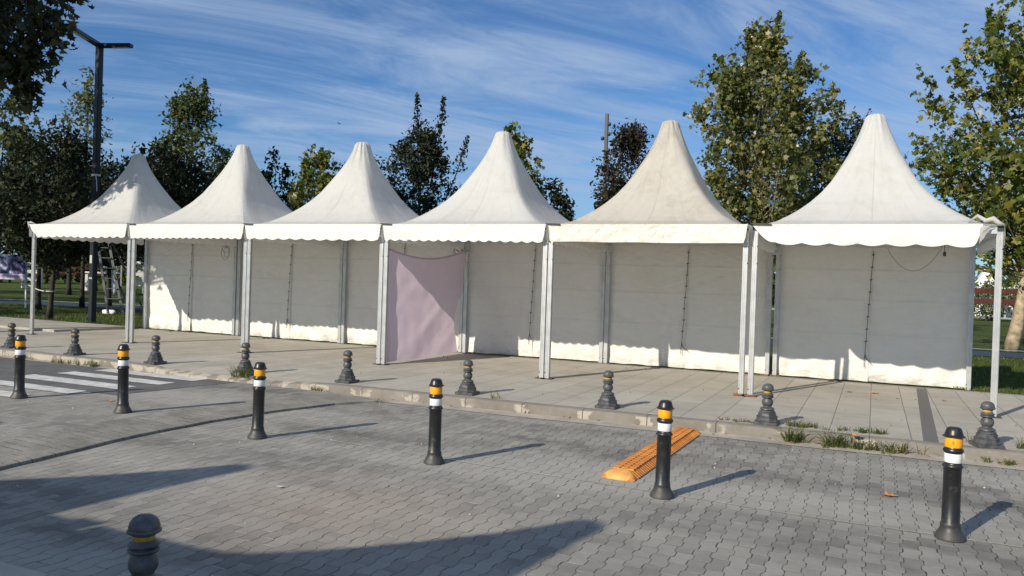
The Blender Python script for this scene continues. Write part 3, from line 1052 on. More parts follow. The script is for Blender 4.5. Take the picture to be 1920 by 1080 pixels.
TENTS_G = 'white pagoda tents in a row on the pavement'
tent_lab = [
    'white pagoda tent at the left end of the row, its peak in tree shade',
    'white pagoda tent with ripples in its roof corner, second from the left end',
    'white pagoda tent with crumpled folds down its cap, left of the lilac sheet',
    'white pagoda tent with the lilac sheet hung inside its left edge',
    'dingy beige pagoda tent with a straight unscalloped valance, second from the right end',
    'clean white pagoda tent at the right end, its bare corner beam showing',
]
scal = [(13, .034), (17, .026), (11, .028), (16, .030), (0, 0), (8, .032)]
TX = [-16.77 + 1.515 + 3.03 * i + (-0.03 if i == 0 else 0.035 if i == 5 else 0) for i in range(6)]
TY = 12.98
for i in range(6):
    t = thing('pagoda_tent', tent_lab[i], 'tent', (TX[i], TY, 0), 0, TENTS_G)
    mat = M['roof_dirty'] if i == 4 else M['roof_white']
    vmat = M['val_dirty'] if i == 4 else M['val_white']
    make_canopy(t, 3.7 * i + 1.3, mat, (0.8, 0.9, 2.2, 0.8, 1.5, 1.0)[i], ripple=(i == 1), PEAK=(4.075, 4.165, 4.09, 4.155, 4.19, 4.12)[i])
    sn, sh = scal[i]
    make_valance(t, i * 5.1, vmat, sn, sh, 0, -HW, HW - (0.225 if i == 5 else 0.0), drop=0.285 if i != 4 else 0.268,
                 ta=0.36 if i == 0 else (0.34 if i == 5 else 0.06), tb=0.05 if i != 5 else 0.10, buckle=1.0 if i != 4 else 1.5)
    make_valance(t, i * 5.1 + 1, vmat, sn or 12, sh or .03, 1, tb=0.1)
    make_valance(t, i * 5.1 + 2, vmat, sn or 12, sh or .03, 2)
    make_valance(t, i * 5.1 + 3, vmat, sn or 12, sh or .03, 3, drop=0.30)
    for (px_, py_) in ((-PX, PYF), (PX, PYF), (-PX, PYB), (PX, PYB)):
        make_post(t, px_, py_, rust=(i in (4, 5) and px_ * (1 if i == 4 else -1) > 0))
    for (a, b) in (((-PX + .036, PYF, 2.335), (PX - .036, PYF, 2.335)), ((-PX + .036, PYB, 2.335), (PX - .036, PYB, 2.335)), ((-PX, PYF + .036, 2.335), (-PX, PYB - .036, 2.335)), ((PX, PYF + .036, 2.335), (PX, PYB - .036, 2.335))):
        mb = MB()
        mb.obar(a, b, 0.055, 0.085)
        mb.build('eave_beam', M['alu'], t)
    a_, b_x = -1.499, 1.499
    p1 = make_wall_panel(t, a_, 0.012, i * 4.4 + 0.5, 1.640, 1)
    p2 = make_wall_panel(t, -0.012, b_x, i * 4.4 + 2.5, 1.660, -1)
    make_lacing(p1, 0.0, 1.640, i + 11)
    # steel plates and straps where two roofs meet at the front corner
    mb = MB()
    if i in (1, 2, 3, 4, 5):
        w = (0, 0.10, 0.10, 0.10, 0.12, 0.16)[i]
        mb.obar((-HW - 0.03, -HW - 0.01, EAVE + 0.012), (-HW + w + 0.08, -HW - 0.012, EAVE + 0.005), 0.09, 0.012)
    mb.obar((-HW, -HW, EAVE - 0.02), (-HW + 0.1, -HW + 0.1, EAVE + 0.0), 0.03, 0.02)
    mb.build('corner_plate', M['rope'] if i in (4, 5) else M['grey_steel'], t)
    if i == 5:                                     # loose fabric twisted up at the right-hand corner
        mb = MB()

        def ff(u, v):
            x = 1.235 + 0.15 * u
            ang_ = 2.2 * v
            rr = 0.15 * (1 - u * 0.8)
            return (x + 0.02 * nz(u * 3, v * 3, 1), -HW - 0.03 - 0.02 * math.sin(ang_) + 0.05 * u, EAVE - 0.235 * (1 - v) * (1 - u) ** 1.2 + 0.05 * math.sin(PI * v) * (1 - u * .5) + 0.02 * nz(u * 4, v * 4, 3) - 0.02)
        mb.grid(ff, 14, 14)
        mb.build('corner_fold', mat, t, True)
        mb = MB()
        pts = [(1.12, -1.36, 2.44), (1.22, -1.40, 2.52), (1.30, -1.46, 2.45), (1.38, -1.47, 2.475), (1.44, -1.48, 2.42), (1.50, -1.48, 2.40)]
        mb.tube(pts, [0.012, 0.022, 0.03, 0.036, 0.03, 0.014], 8)
        mb.build('twisted_cloth', mat, t, True)
    if i == 0:
        mb = MB()
        mb.tube([(-1.50, -1.50, 2.33), (-1.53, -1.50, 2.46), (-1.47, -1.50, 2.45), (-1.36, -1.45, 2.41)], [0.02, 0.025, 0.022, 0.01], 7)
        mb.build('twisted_cloth', mat, t, True)

# tents of the facing row behind the camera: their shadows fall on the road in the picture
src = [o for o in COL.objects if o.name.startswith('pagoda_tent')][1]
for (x, lab) in ((-4.53, 'white pagoda tent across the road behind the camera, casting the right shadow peak'),
                 (-7.60, 'white pagoda tent across the road behind the camera, casting the middle shadow peak'),
                 (-10.67, 'white pagoda tent across the road behind the camera, casting the left shadow peak')):
    r = dup(src, (x, -2.43, 0), PI, lab)
    r['group'] = 'pagoda tents facing across the road'


# ------------------------------------------------------------------ the lilac sheet hung between tents
def sheet_fn(u, v):
    y = 11.62 + 2.86 * u
    top = 2.02 - 0.17 * math.sin(PI * min(1, u * 1.0)) ** 0.9 + 0.10 * u
    bot = 0.035 + 0.01 * nz(u, 1, 0, 5)
    z = bot + (top - bot) * v
    pull = 0.34 * math.exp(-((z - 0.78) / 0.5) ** 2) * u ** 3.0 + 0.20 * math.exp(-((z - 0.2) / 0.5) ** 2) * u ** 4
    y -= pull
    x = -7.615 + 0.05 * nz(y * 0.6, z * 0.6, 3, 1.2) - 0.03 * u
    # long folds dragged towards the lower back corner
    s = (z - 0.25) - 0.62 * (y - 13.0)
    x += 0.030 * nz(s * 2.2, y * 0.35, 7, 1.5) * (0.4 + u)
    x += 0.012 * nz(y * 2.2, z * 2.6, 2, 1.6)
    x += 0.022 * math.exp(-(s / 0.10) ** 2) * u
    return (x, y, z)


mb = MB()
mb.grid(sheet_fn, 70, 50)
sh = mb.build('hanging_sheet', M['pink'], None, True)
for (p0, p1) in (((-7.615, 11.63, 2.02), (-7.60, 11.585, 2.10)), ((-7.62, 14.40, 2.08), (-7.62, 14.52, 2.16))):
    mb = MB()
    mb.tube([p0, ((p0[0] + p1[0]) / 2, (p0[1] + p1[1]) / 2, (p0[2] + p1[2]) / 2 - 0.01), p1], 0.010, 6)
    mb.build('tie', M['palerope'], sh)
mb = MB()                                          # doubled hem along the upper edge
hp_ = [sheet_fn(q / 40, 0.988) for q in range(41)]
mb.tube([(a + 0.004, b, c) for a, b, c in hp_], 0.012, 6)
mb.build('hem', M['pink'], sh, True)
tag(sh, 'lilac pink cloth sheet hanging slack between a front and a back tent post', 'sheet')

# ------------------------------------------------------------------ black road posts
BP = [(-9.15, 6.19), (-7.41, 6.18), (-5.48, 6.13), (-3.48, 6.13), (-1.44, 6.09), (0.51, 6.07)]
bl = ['black road post with orange and white bands by the crossing, end one farthest left',
      'black road post with orange and white bands on the raised crossing by its sloping edge',
      'black road post with orange and white bands, first past the sloping edge of the crossing',
      'black road post with orange and white bands midway between the crossing and the orange hump',
      'black road post with orange and white bands standing beside the orange road hump',
      'black road post with orange and white bands, largest, farthest right, with a diamond emblem']
p = thing('bollard', bl[0], 'bollard', (BP[0][0], BP[0][1], TOPZ), 0, 'black plastic road posts')
mb = MB()
mb.lathe([(0.088, 0.0), (0.094, 0.004), (0.094, 0.012), (0.088, 0.028), (0.074, 0.050), (0.064, 0.072), (0.0605, 0.092), (0.062, 0.098), (0.060, 0.106), (0.056, 0.112), (0.0545, 0.30), (0.0545, 0.474), (0.058, 0.478), (0.064, 0.484), (0.064, 0.490), (0.058, 0.497), (0.0535, 0.503), (0.0525, 0.509),
          (0.0525, 0.574), (0.056, 0.578), (0.063, 0.588), (0.063, 0.596), (0.056, 0.606), (0.0525, 0.612), (0.0525, 0.682)], 36)
smooth_angle(mb.build('body', M['black'], p, True), 50)
mb = MB()
mb.lathe([(0.060, 0.680), (0.068, 0.684), (0.068, 0.689), (0.060, 0.692), (0.056, 0.700), (0.050, 0.722), (0.044, 0.738), (0.034, 0.745), (0.0, 0.747)], 36)
smooth_angle(mb.build('cap', M['black'], p, True), 50)
mb = MB()
mb.lathe([(0.0532, 0.513), (0.0540, 0.515), (0.0540, 0.571), (0.0532, 0.573)], 36)
mb.build('white_band', M['white'], p, True)
mb = MB()
mb.lathe([(0.0532, 0.613), (0.0540, 0.615), (0.0540, 0.677), (0.0532, 0.679)], 36)
ob = mb.build('orange_band', M['orange'], p, True)
for i in range(1, 6):
    z = TOPZ if i < 2 else KZ
    q = dup(p, (BP[i][0], BP[i][1], z), 0.4 * i, bl[i])
    # each post leans its own little way
    q.rotation_euler = (RAD((0, .5, -.4, .6, .3, -.3)[i]), RAD((0, -.6, .4, .2, .5, .2)[i]), 0.0)
mb = MB()                                          # small diamond printed on the nearest orange band
mb.v = [(0.0541 * math.sin(a), -0.0552 * math.cos(a), 0.646 + dz_) for a, dz_ in ((-0.30, 0), (-0.12, -0.017), (0.06, 0), (-0.12, 0.017))]
mb.f = [(0, 1, 2, 3)]
mb.build('emblem', M['emblem'], q)

# ------------------------------------------------------------------ stone bollards on the kerb
SB = [(-14.22, 9.45), (-12.42, 9.36), (-10.45, 9.30), (-8.57, 9.28), (-6.74, 9.32), (-4.83, 9.33), (-2.92, 9.36), (-1.05, 9.32), (1.07, 9.27)]
sl = ['turned dark stone bollard on the kerb, cut by the left edge of the photo',
      'turned dark stone bollard on the kerb, first in full view from the left',
      'turned dark stone bollard standing where the kerb begins to drop by the crossing',
      'turned dark stone bollard with green weeds at its foot, hiding a tent post foot',
      'turned dark stone bollard on the kerb just left of the lilac sheet, below it',
      'turned dark stone bollard on the kerb just right of the lilac sheet',
      'turned dark stone bollard on the kerb in front of the beige tent',
      'turned dark stone bollard on the kerb beside the doubled tent posts and grass tufts',
      'turned dark stone bollard at the right end, by the last tent post']
p = thing('stone_bollard', sl[0], 'bollard', (SB[0][0], SB[0][1], 0.002), 0, 'turned stone bollards on the far kerb')
mb = MB()
mb.box((-0.125, -0.125, 0.0), (0.125, 0.125, 0.034))
mb.lathe([(0.128, 0.034), (0.128, 0.046), (0.116, 0.054), (0.114, 0.080), (0.119, 0.084), (0.119, 0.090), (0.099, 0.098), (0.095, 0.120), (0.099, 0.124), (0.090, 0.134)], 8, PI / 8)
mb.build('plinth', M['stone'], p, bev=0.004)
mb = MB()
mb.lathe([(0.070, 0.130), (0.083, 0.137), (0.084, 0.150), (0.070, 0.156), (0.067, 0.160), (0.078, 0.166), (0.076, 0.178), (0.058, 0.187), (0.046, 0.196), (0.044, 0.203), (0.053, 0.215), (0.060, 0.232), (0.061, 0.252), (0.055, 0.273), (0.044, 0.286), (0.044, 0.291), (0.060, 0.295), (0.066, 0.303), (0.064, 0.309), (0.056, 0.313), (0.058, 0.319), (0.066, 0.326), (0.058, 0.336), (0.043, 0.346), (0.0425, 0.350), (0.0425, 0.366), (0.052, 0.371), (0.069, 0.381), (0.070, 0.388), (0.062, 0.394), (0.064, 0.402), (0.058, 0.424), (0.046, 0.440), (0.028, 0.450), (0.0, 0.453)], 30)
smooth_angle(mb.build('shaft', M['stone'], p, True), 55)
mb = MB()
mb.lathe([(0.0428, 0.346), (0.0445, 0.348), (0.0445, 0.365), (0.0428, 0.367)], 30)
mb.build('yellow_band', M['yellow'], p, True)
for i in range(1, 9):
    q = dup(p, (SB[i][0], SB[i][1], 0.002), RAD((0, 2, -3, 4, -2, 3, 1, -4, 14)[i]), sl[i])
q = dup(p, (-2.80, 2.46, 0.004), 0.1, 'turned dark stone bollard on the near kerb, close up and in shade')
del q['group']

# ------------------------------------------------------------------ orange road hump
hp = thing('road_hump', 'worn orange plastic road hump with raised cells and toothed sides, lying on the road', 'road hump', (-1.90, 6.42, KZ), RAD(-1.2))
mb = MB()
nS = 96
Lh = 2.56
for j in range(nS + 1):
    t = j / nS
    y = Lh * t
    e = min(1.0, math.sqrt(max(0.0, 1 - (1 - min(1, min(t, 1 - t) / 0.035)) ** 2)) + 0.001)
    tooth = 0.0 if (j % 3) else 0.012
    hgt = 0.058 * e
    for (x, z) in ((-0.150 + 0.02 * (1 - e), 0), (-0.148 + tooth, 0.012 * e), (-0.100 + 0.01 * (1 - e), hgt * 0.80), (-0.080, hgt * 0.95), (0, hgt), (0.080, hgt * 0.95), (0.100 - 0.01 * (1 - e), hgt * 0.80), (0.148 - tooth, 0.012 * e), (0.150 - 0.02 * (1 - e), 0)):
        mb.v.append((x, y, z))
for j in range(nS):
    for i in range(8):
        a = j * 9 + i
        mb.f.append((a, a + 1, a + 10, a + 9))
# raised cells moulded on the top
for r in range(29):
    for c in range(3):
        x = -0.064 + 0.064 * c
        y = 0.20 + r * 0.078 + (0.039 if c % 2 else 0)
        mb.box((x - 0.027, y - 0.031, 0.052), (x + 0.027, y + 0.031, 0.0645))
# ribs along the right and left flanks
for r in range(46):
    y = 0.12 + r * 0.052
    mb.obar((0.094, y, 0.0455), (0.151, y, 0.006), 0.026, 0.016, up=(0.6, 0, 1))
    mb.obar((-0.094, y, 0.0455), (-0.151, y, 0.006), 0.026, 0.016, up=(-0.6, 0, 1))
smooth_angle(mb.build('hump_body', M['hump'], hp, True), 25)
mb = MB()


def endcap(u, v):
    a = PI * u
    r = 1 - v
    y = 0.16 - 0.172 * math.sin(PI / 2 * r) ** 1.0 * (0.55 + 0.45 * math.sin(a))
    return (-0.146 * math.cos(a) * (0.25 + 0.75 * r), y, 0.002 + 0.0610 * (1 - r ** 3.0))


mb.grid(endcap, 20, 10)
mb.build('end_cap', M['hump_end'], hp, True)

# ------------------------------------------------------------------ lamp post
lp = thing('lamp_post', 'tall dark square lamp post with two flat arms, standing behind the left tent', 'lamp post', (-19.26, 15.0, 0))
mb = MB()
mb.box((-0.075, -0.075, 0), (0.075, 0.075, 7.50))
mb.build('pole', M['steel'], lp, bev=0.012)
mb = MB()
mb.box((-0.17, -0.17, 0), (0.17, 0.17, 0.02))
mb.build('base_plate', M['steel'], lp)
for aa, ln in ((18, 0.92), (297, 1.72)):
    d = Vector((math.cos(RAD(aa)), math.sin(RAD(aa)), 0))
    mb = MB()
    mb.obar(d * 0.06 + Vector((0, 0, 7.50)), d * ln + Vector((0, 0, 7.50)), 0.17, 0.10)
    ar = mb.build('lamp_arm', M['steel'], lp, bev=0.01)
    mb = MB()
    mb.obar(d * (ln * 0.4) + Vector((0, 0, 7.442)), d * (ln - 0.05) + Vector((0, 0, 7.446)), 0.12, 0.006)
    mb.build('lamp_lens', M['pale'], ar)
mb = MB()
mb.box((-0.080, -0.080, 3.98), (0.080, 0.080, 4.03))
mb.tube([(0.080, -0.080, 4.0), (0.19, -0.13, 3.85), (0.24, -0.15, 3.55)], 0.012, 5)
mb.build('strap', M['palerope'], lp)
mb = MB()
mb.box((-0.05, -0.079, 1.62), (0.03, -0.0755, 1.84))
mb.box((-0.06, -0.079, 1.20), (0.05, -0.0755, 1.24))
mb.build('sticker', M['pale'], lp)

# ------------------------------------------------------------------ ladder
ld = thing('ladder', 'grey aluminium step ladder standing open on the shaded grass', 'ladder', (-22.66, 18.06, 0), RAD(24))
mb = MB()
for s in (-1, 1):
    mb = MB()
    mb.obar((0.24 * s + 0.40, 0, 0), (0.17 * s - 0.18, 0.05, 2.75), 0.03, 0.08)
    mb.build('front_rail', M['ladder'], ld)
for i in range(8):
    t = (i + 0.6) / 8.4
    mb = MB()
    cx_ = 0.40 - 0.58 * t
    mb.box((cx_ - 0.24 + 0.07 * t, -0.05, 2.75 * t - 0.012), (cx_ + 0.24 - 0.07 * t, 0.06, 2.75 * t + 0.012))
    mb.build('rung', M['ladder'], ld)
mb = MB()
for s in (-1, 1):
    mb = MB()
    mb.obar((0.24 * s + 0.78, 0.75, 0), (0.17 * s - 0.18, 0.09, 2.72), 0.03, 0.06)
    mb.build('rear_rail', M['ladder'], ld)
bg_ = MB()
bg_.lathe([(0.10, 0.0), (0.11, 0.02), (0.11, 0.16), (0.08, 0.2), (0.0, 0.2)], 12)
o = bg_.build('plastic_bag', M['far_white'], None, True, (-22.9, 18.45, 0.0))
o.scale = (2.6, 1.0, 0.7)
tag(o, 'small white bag lying on the grass at the foot of the ladder', 'bag')

# ------------------------------------------------------------------ floodlight mast behind the tents
mp = thing('floodlight_mast', 'slim grey mast with small floodlights rising behind the beige tent', 'mast', (-9.35, 28.7, 0))
mb = MB()
mb.box((-0.062, -0.062, 0), (0.062, 0.062, 7.9))
mb.build('pole', M['grey_steel'], mp, bev=0.01)
for zz, sgn in ((7.42, 1), (7.05, 1), (6.9, -1), (6.45, 1), (6.0, 1), (5.55, -1), (5.30, -1), (5.05, -1)):
    mb = MB()
    mb.lathe([(0.03, 0.0), (0.06, 0.02), (0.065, 0.10), (0.05, 0.13), (0.0, 0.14)], 10, 0, (0.125 * sgn, -0.06))
    mb.box((0.085 * sgn - 0.02, -0.08, 0.03), (0.125 * sgn, -0.04, 0.06))
    o = mb.build('spotlight', M['grey_steel'], mp, True)
    o.location = (0, 0, zz)
mb = MB()
mb.lathe([(0.06, 0.0), (0.15, 0.04), (0.17, 0.22), (0.13, 0.26), (0.0, 0.27)], 14)
o = mb.build('floodlight', M['black'], mp, True)
o.location = (-0.20, -0.1, 4.35)
o.rotation_euler = (0.9, 0.0, 0.3)


# ------------------------------------------------------------------ trees
def leaf_shape(kind):
    if kind == 'plane':        # five-lobed outline
        pts = [(0, -0.42), (0.16, -0.28), (0.46, -0.32), (0.34, -0.04), (0.56, 0.16), (0.24, 0.18), (0.0, 0.60), (-0.24, 0.18), (-0.56, 0.16), (-0.34, -0.04), (-0.46, -0.32), (-0.16, -0.28)]
    elif kind == 'oval':
        pts = [(0, -0.5), (0.20, -0.2), (0.24, 0.05), (0.15, 0.32), (0, 0.5), (-0.15, 0.32), (-0.24, 0.05), (-0.20, -0.2)]
    else:                      # small diamond for far crowns
        pts = [(0, -0.5), (0.27, 0.0), (0, 0.5), (-0.27, 0.0)]
    return np.array(pts)


def leaf_mesh(name, P, size, kind, mat, parent, rng, up=0.35, sizevar=0.5):
    """P: (n,3) leaf positions -> one mesh of leaf-sized faces"""
    n = len(P)
    S = leaf_shape(kind)
    kk = len(S)
    nrm = rng.normal(size=(n, 3))
    nrm[:, 2] += up
    nrm /= np.linalg.norm(nrm, axis=1)[:, None]
    ref = rng.normal(size=(n, 3))
    ref[:, 2] -= 0.6
    a = np.cross(nrm, ref)
    a /= np.linalg.norm(a, axis=1)[:, None] + 1e-9
    b = np.cross(nrm, a)
    sz = size * (1 + sizevar * rng.uniform(-1, 1, n))
    cup = (S[:, 0] ** 2) * 0.9
    V = P[:, None, :] + sz[:, None, None] * (S[None, :, 0, None] * a[:, None, :] + S[None, :, 1, None] * b[:, None, :] - cup[None, :, None] * nrm[:, None, :])
    V = V.reshape(-1, 3).astype(np.float32)
    me = bpy.data.meshes.new(name)
    me.vertices.add(n * kk)
    me.vertices.foreach_set('co', V.ravel())
    me.loops.add(n * kk)
    me.loops.foreach_set('vertex_index', np.arange(n * kk, dtype=np.int32))
    me.polygons.add(n)
    me.polygons.foreach_set('loop_start', np.arange(0, n * kk, kk, dtype=np.int32))
    me.polygons.foreach_set('loop_total', np.full(n, kk, dtype=np.int32))
    me.materials.append(mat)
    me.update()
    me.validate()
    o = bpy.data.objects.new(name, me)
    COL.objects.link(o)
    o.parent = parent
    return o


PROF = {
    'ovoid': [(0, .30), (.15, .72), (.32, 1.0), (.5, .96), (.68, .74), (.84, .46), (.95, .22), (1, .06)],
    'cone': [(0, .45), (.12, .85), (.28, 1.0), (.5, .78), (.7, .50), (.86, .28), (1, .05)],
    'column': [(0, .5), (.2, 1.0), (.5, .8), (.75, .5), (1, .08)],
    'round': [(0, .35), (.2, .85), (.45, 1.0), (.7, .85), (.88, .5), (1, .12)],
}


def prof(kind, t):
    P = PROF[kind]
    for (a, ra), (b, rb) in zip(P, P[1:]):
        if t <= b:
            return ra + (rb - ra) * (t - a) / (b - a)
    return P[-1][1]


def tree(name, label, x, y, zb, zt, r, kind, leaf, leafkind, n, mat, bark, tr, seed, tips=120, lean=(0, 0), spread=0.30, group=None, cat='tree', inner=0.35, lump=0.30, axis_top=0.9, thin=1.0, spires=(), boughs=()):
    rng = np.random.default_rng(seed)
    root = thing(name, label, cat, (x, y, 0), 0, group)
    H = zt

    def axis(z):
        t = z / H
        return np.array([lean[0] * t + 0.10 * math.sin(3.1 * t + seed), lean[1] * t + 0.10 * math.cos(2.3 * t + seed * 2) - 0.10 * math.cos(seed * 2), z])
    ax0 = axis(0)
    tb = MB()
    m = 14
    pts = [axis(H * axis_top * i / m) - np.array([ax0[0], ax0[1], 0]) for i in range(m + 1)]
    tb.tube(pts, [max(0.012, tr * (1 - 0.92 * (i / m) ** 0.8) * (1.25 if i == 0 else 1)) for i in range(m + 1)], 9)
    L = []
    for _ in range(tips):
        t = rng.beta(1.25, 1.35)
        az = rng.uniform(0, 2 * PI)
        lum = 1 + lump * mn.noise(Vector((math.cos(az) * 1.5 + seed, math.sin(az) * 1.5, t * 3.2))) * 1.6
        rr = r * prof(kind, t) * lum * (inner + (1 - inner) * math.sqrt(rng.uniform()))
        z = zb + (zt - zb) * t
        a0 = axis(min(z, H)) - np.array([ax0[0], ax0[1], 0])
        tip = np.array([a0[0] + rr * math.cos(az), a0[1] + rr * math.sin(az), z])
        z0 = max(zb * 0.80, z - rr * rng.uniform(0.5, 1.1) - 0.2)
        z0 = min(z0, H * axis_top * 0.97)
        base = axis(z0) - np.array([ax0[0], ax0[1], 0])
        mid = base * 0.45 + tip * 0.55 + np.array([0, 0, -0.10 * rr]) + rng.normal(size=3) * 0.06 * max(rr, .3)
        br = max(0.006, tr * 0.20 * (1 - t * 0.6) * thin)
        tb.tube([base, base * 0.6 + mid * 0.4 + np.array([0, 0, -0.02]), mid, tip], [br, br * 0.7, br * 0.45, 0.004], 4, cap=False)
        k = max(3, int(rng.gamma(2.2, n / tips / 2.2)))
        kk = int(k * 0.35)
        s = rng.uniform(0.0, 1.0, kk)[:, None]
        L.append(mid * (1 - s) + tip * s + rng.normal(size=(kk, 3)) * spread * 0.45)
        # twig sprays: strings of leaves leaving the tip
        rest = k - kk
        ns = max(2, rest // 9)
        for _s in range(ns):
            dv = rng.normal(size=3)
            dv[2] += 0.35
            dv /= np.linalg.norm(dv)
            qn = max(1, rest // ns)
            s = (rng.uniform(0, 1, qn)[:, None]) ** 0.8
            L.append(tip + dv * s * spread * 1.6 + rng.normal(size=(qn, 3)) * leaf * 0.45)
    for (dx_, zs, ln_) in spires:                  # upright leading shoots standing out of the crown
        m_ = int(ln_ * 130)
        s = rng.uniform(0, 1, m_)
        wv = 0.05 + 0.20 * (1 - s) ** 1.2
        q = np.zeros((m_, 3))
        q[:, 0] = dx_ * (0.75 + 0.25 * s) + rng.normal(size=m_) * wv * 0.6
        q[:, 1] = rng.normal(size=m_) * wv * 0.6 + dx_ * 0.25
        q[:, 2] = zs - ln_ * (1 - s)
        L.append(q)
        tb.tube([(dx_ * 0.4, dx_ * 0.1, zs - ln_ * 2.2), (dx_ * 0.75, dx_ * 0.25, zs - ln_), (dx_, dx_ * 0.25, zs - 0.08)], [0.03, 0.018, 0.005], 5)
    for (bx_, by_, bz_, br_, bn_) in boughs:       # single boughs hanging out of the crown
        q = rng.normal(size=(bn_, 3)) * np.array([br_, br_, br_ * 1.3]) * 0.55 + np.array([bx_, by_, bz_])
        L.append(q)
        tb.tube([(bx_ * 0.62, by_ * 0.62, bz_ + 1.3), (bx_ * 0.85, by_ * 0.85, bz_ + 0.8), (bx_, by_, bz_ - 0.1)], [0.03, 0.018, 0.005], 5)
    P = np.concatenate(L)
    tb.build('trunk', bark, root, True)
    leaf_mesh('crown', P, leaf, leafkind, mat, root, rng)
    return root


TG = 'trees in the park behind the tents'
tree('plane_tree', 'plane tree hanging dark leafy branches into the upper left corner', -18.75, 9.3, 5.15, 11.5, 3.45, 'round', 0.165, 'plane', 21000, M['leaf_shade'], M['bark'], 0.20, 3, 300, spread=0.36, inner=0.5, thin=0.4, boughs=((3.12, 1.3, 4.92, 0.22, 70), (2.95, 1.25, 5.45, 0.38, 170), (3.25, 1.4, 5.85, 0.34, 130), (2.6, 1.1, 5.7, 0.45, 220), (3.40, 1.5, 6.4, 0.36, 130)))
tree('young_tree', 'pale leafy tree showing its edge at the left border below the hanging branches', -25.0, 15.9, 2.2, 6.9, 1.5, 'ovoid', 0.14, 'plane', 3000, M['leaf_green'], M['bark'], 0.09, 5, 80, group=TG)
tree('poplar_tree', 'thin airy pale green tree just behind the lamp post', -27.15, 20.7, 3.0, 8.9, 1.15, 'column', 0.14, 'oval', 2000, M['leaf_pale'], M['bark'], 0.09, 8, 80, spread=0.34, group=TG)
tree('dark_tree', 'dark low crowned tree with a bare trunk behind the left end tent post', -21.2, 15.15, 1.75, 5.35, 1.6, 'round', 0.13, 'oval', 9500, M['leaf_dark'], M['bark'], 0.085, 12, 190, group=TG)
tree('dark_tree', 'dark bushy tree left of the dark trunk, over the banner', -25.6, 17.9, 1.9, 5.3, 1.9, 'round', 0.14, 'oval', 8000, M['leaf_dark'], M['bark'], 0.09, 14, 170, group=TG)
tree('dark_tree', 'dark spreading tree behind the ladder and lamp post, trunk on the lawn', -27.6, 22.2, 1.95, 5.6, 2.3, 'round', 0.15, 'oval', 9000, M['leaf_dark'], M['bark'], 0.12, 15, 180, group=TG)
tree('linden_tree', 'broad conical brownish green tree between the two left tent peaks', -20.4, 19.4, 2.3, 7.6, 1.75, 'cone', 0.115, 'oval', 10500, M['leaf_green'], M['bark'], 0.11, 21, 210, group=TG, spread=0.25, spires=((0.35, 7.75, 0.9), (-0.7, 7.2, 0.8)))
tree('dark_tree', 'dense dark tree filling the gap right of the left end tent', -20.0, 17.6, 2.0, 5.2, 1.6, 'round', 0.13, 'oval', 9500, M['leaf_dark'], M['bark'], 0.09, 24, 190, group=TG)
tree('small_tree', 'small dark open tree beside the second tent peak', -19.25, 22.1, 2.9, 5.85, 0.72, 'round', 0.12, 'oval', 1900, M['leaf_dark'], M['bark'], 0.05, 27, 36, group=TG, spread=0.17)
tree('small_tree', 'low yellow green tree with russet tips beside the third tent peak', -17.85, 22.6, 2.6, 5.7, 1.15, 'round', 0.14, 'plane', 3200, M['leaf_gold'], M['bark'], 0.06, 31, 80, group=TG, spread=0.22)
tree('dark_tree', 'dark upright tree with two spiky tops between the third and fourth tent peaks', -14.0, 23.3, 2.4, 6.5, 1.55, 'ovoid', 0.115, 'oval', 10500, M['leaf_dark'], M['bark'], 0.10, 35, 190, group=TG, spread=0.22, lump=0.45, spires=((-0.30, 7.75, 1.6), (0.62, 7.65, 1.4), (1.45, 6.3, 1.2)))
tree('small_tree', 'yellowing tree half hidden right of the fourth tent peak', -11.2, 24.6, 2.9, 6.7, 0.95, 'ovoid', 0.15, 'plane', 2600, M['leaf_gold'], M['bark'], 0.07, 38, 70, group=TG, spread=0.22)
tree('small_tree', 'tiny far tree showing above the eave left of the beige tent', -17.7, 46.9, 3.2, 6.6, 0.9, 'cone', 0.15, 'oval', 1800, M['leaf_dark'], M['bark'], 0.07, 41, 50, group=TG, spread=0.22)
tree('small_tree', 'low dark bush tree just right of the fourth tent slope', -10.2, 24.9, 2.6, 5.0, 0.75, 'round', 0.12, 'oval', 2200, M['leaf_dark'], M['bark'], 0.06, 43, 50, group=TG, spread=0.2)
tree('plum_tree', 'dark plum brown tree behind the left slope of the beige tent', -7.5, 26.2, 2.9, 6.8, 1.12, 'round', 0.12, 'oval', 8500, M['leaf_plum'], M['bark'], 0.09, 45, 170, group=TG, spread=0.24)
tree('plane_tree', 'tall olive brown plane tree rising between the two right tent peaks', -3.55, 27.0, 2.7, 9.9, 2.15, 'ovoid', 0.130, 'plane', 20000, M['leaf_olive'], M['plane_bark'], 0.14, 50, 230, group=TG, spread=0.34, lean=(-0.1, 0), lump=0.65, spires=((0.45, 10.5, 1.2), (-0.5, 10.0, 1.2), (1.2, 9.2, 1.2), (-1.3, 9.1, 1.3)))
tree('dark_tree', 'dark tree low behind the left slope of the right end tent', -0.9, 32.0, 2.6, 7.9, 1.75, 'round', 0.15, 'oval', 8500, M['leaf_dark'], M['bark'], 0.10, 53, 170, group=TG, spread=0.3)
tree('plane_tree', 'big golden green plane tree with a leaning mottled trunk at the right edge', 3.55, 26.2, 2.6, 10.6, 3.05, 'cone', 0.135, 'plane', 24000, M['leaf_gold'], M['plane_bark'], 0.19, 57, 310, group=TG, spread=0.40, lean=(1.0, -1.6), inner=0.3, lump=0.5, spires=((-0.9, 9.6, 1.5), (-1.7, 8.2, 1.2), (0.0, 11.0, 1.2)))
tree('plane_tree', 'lower green plane boughs beside the right end tent post', 4.5, 20.2, 2.15, 5.6, 2.15, 'round', 0.19, 'plane', 5200, M['leaf_gold'], M['bark'], 0.09, 60, 110, group=TG, spread=0.36)
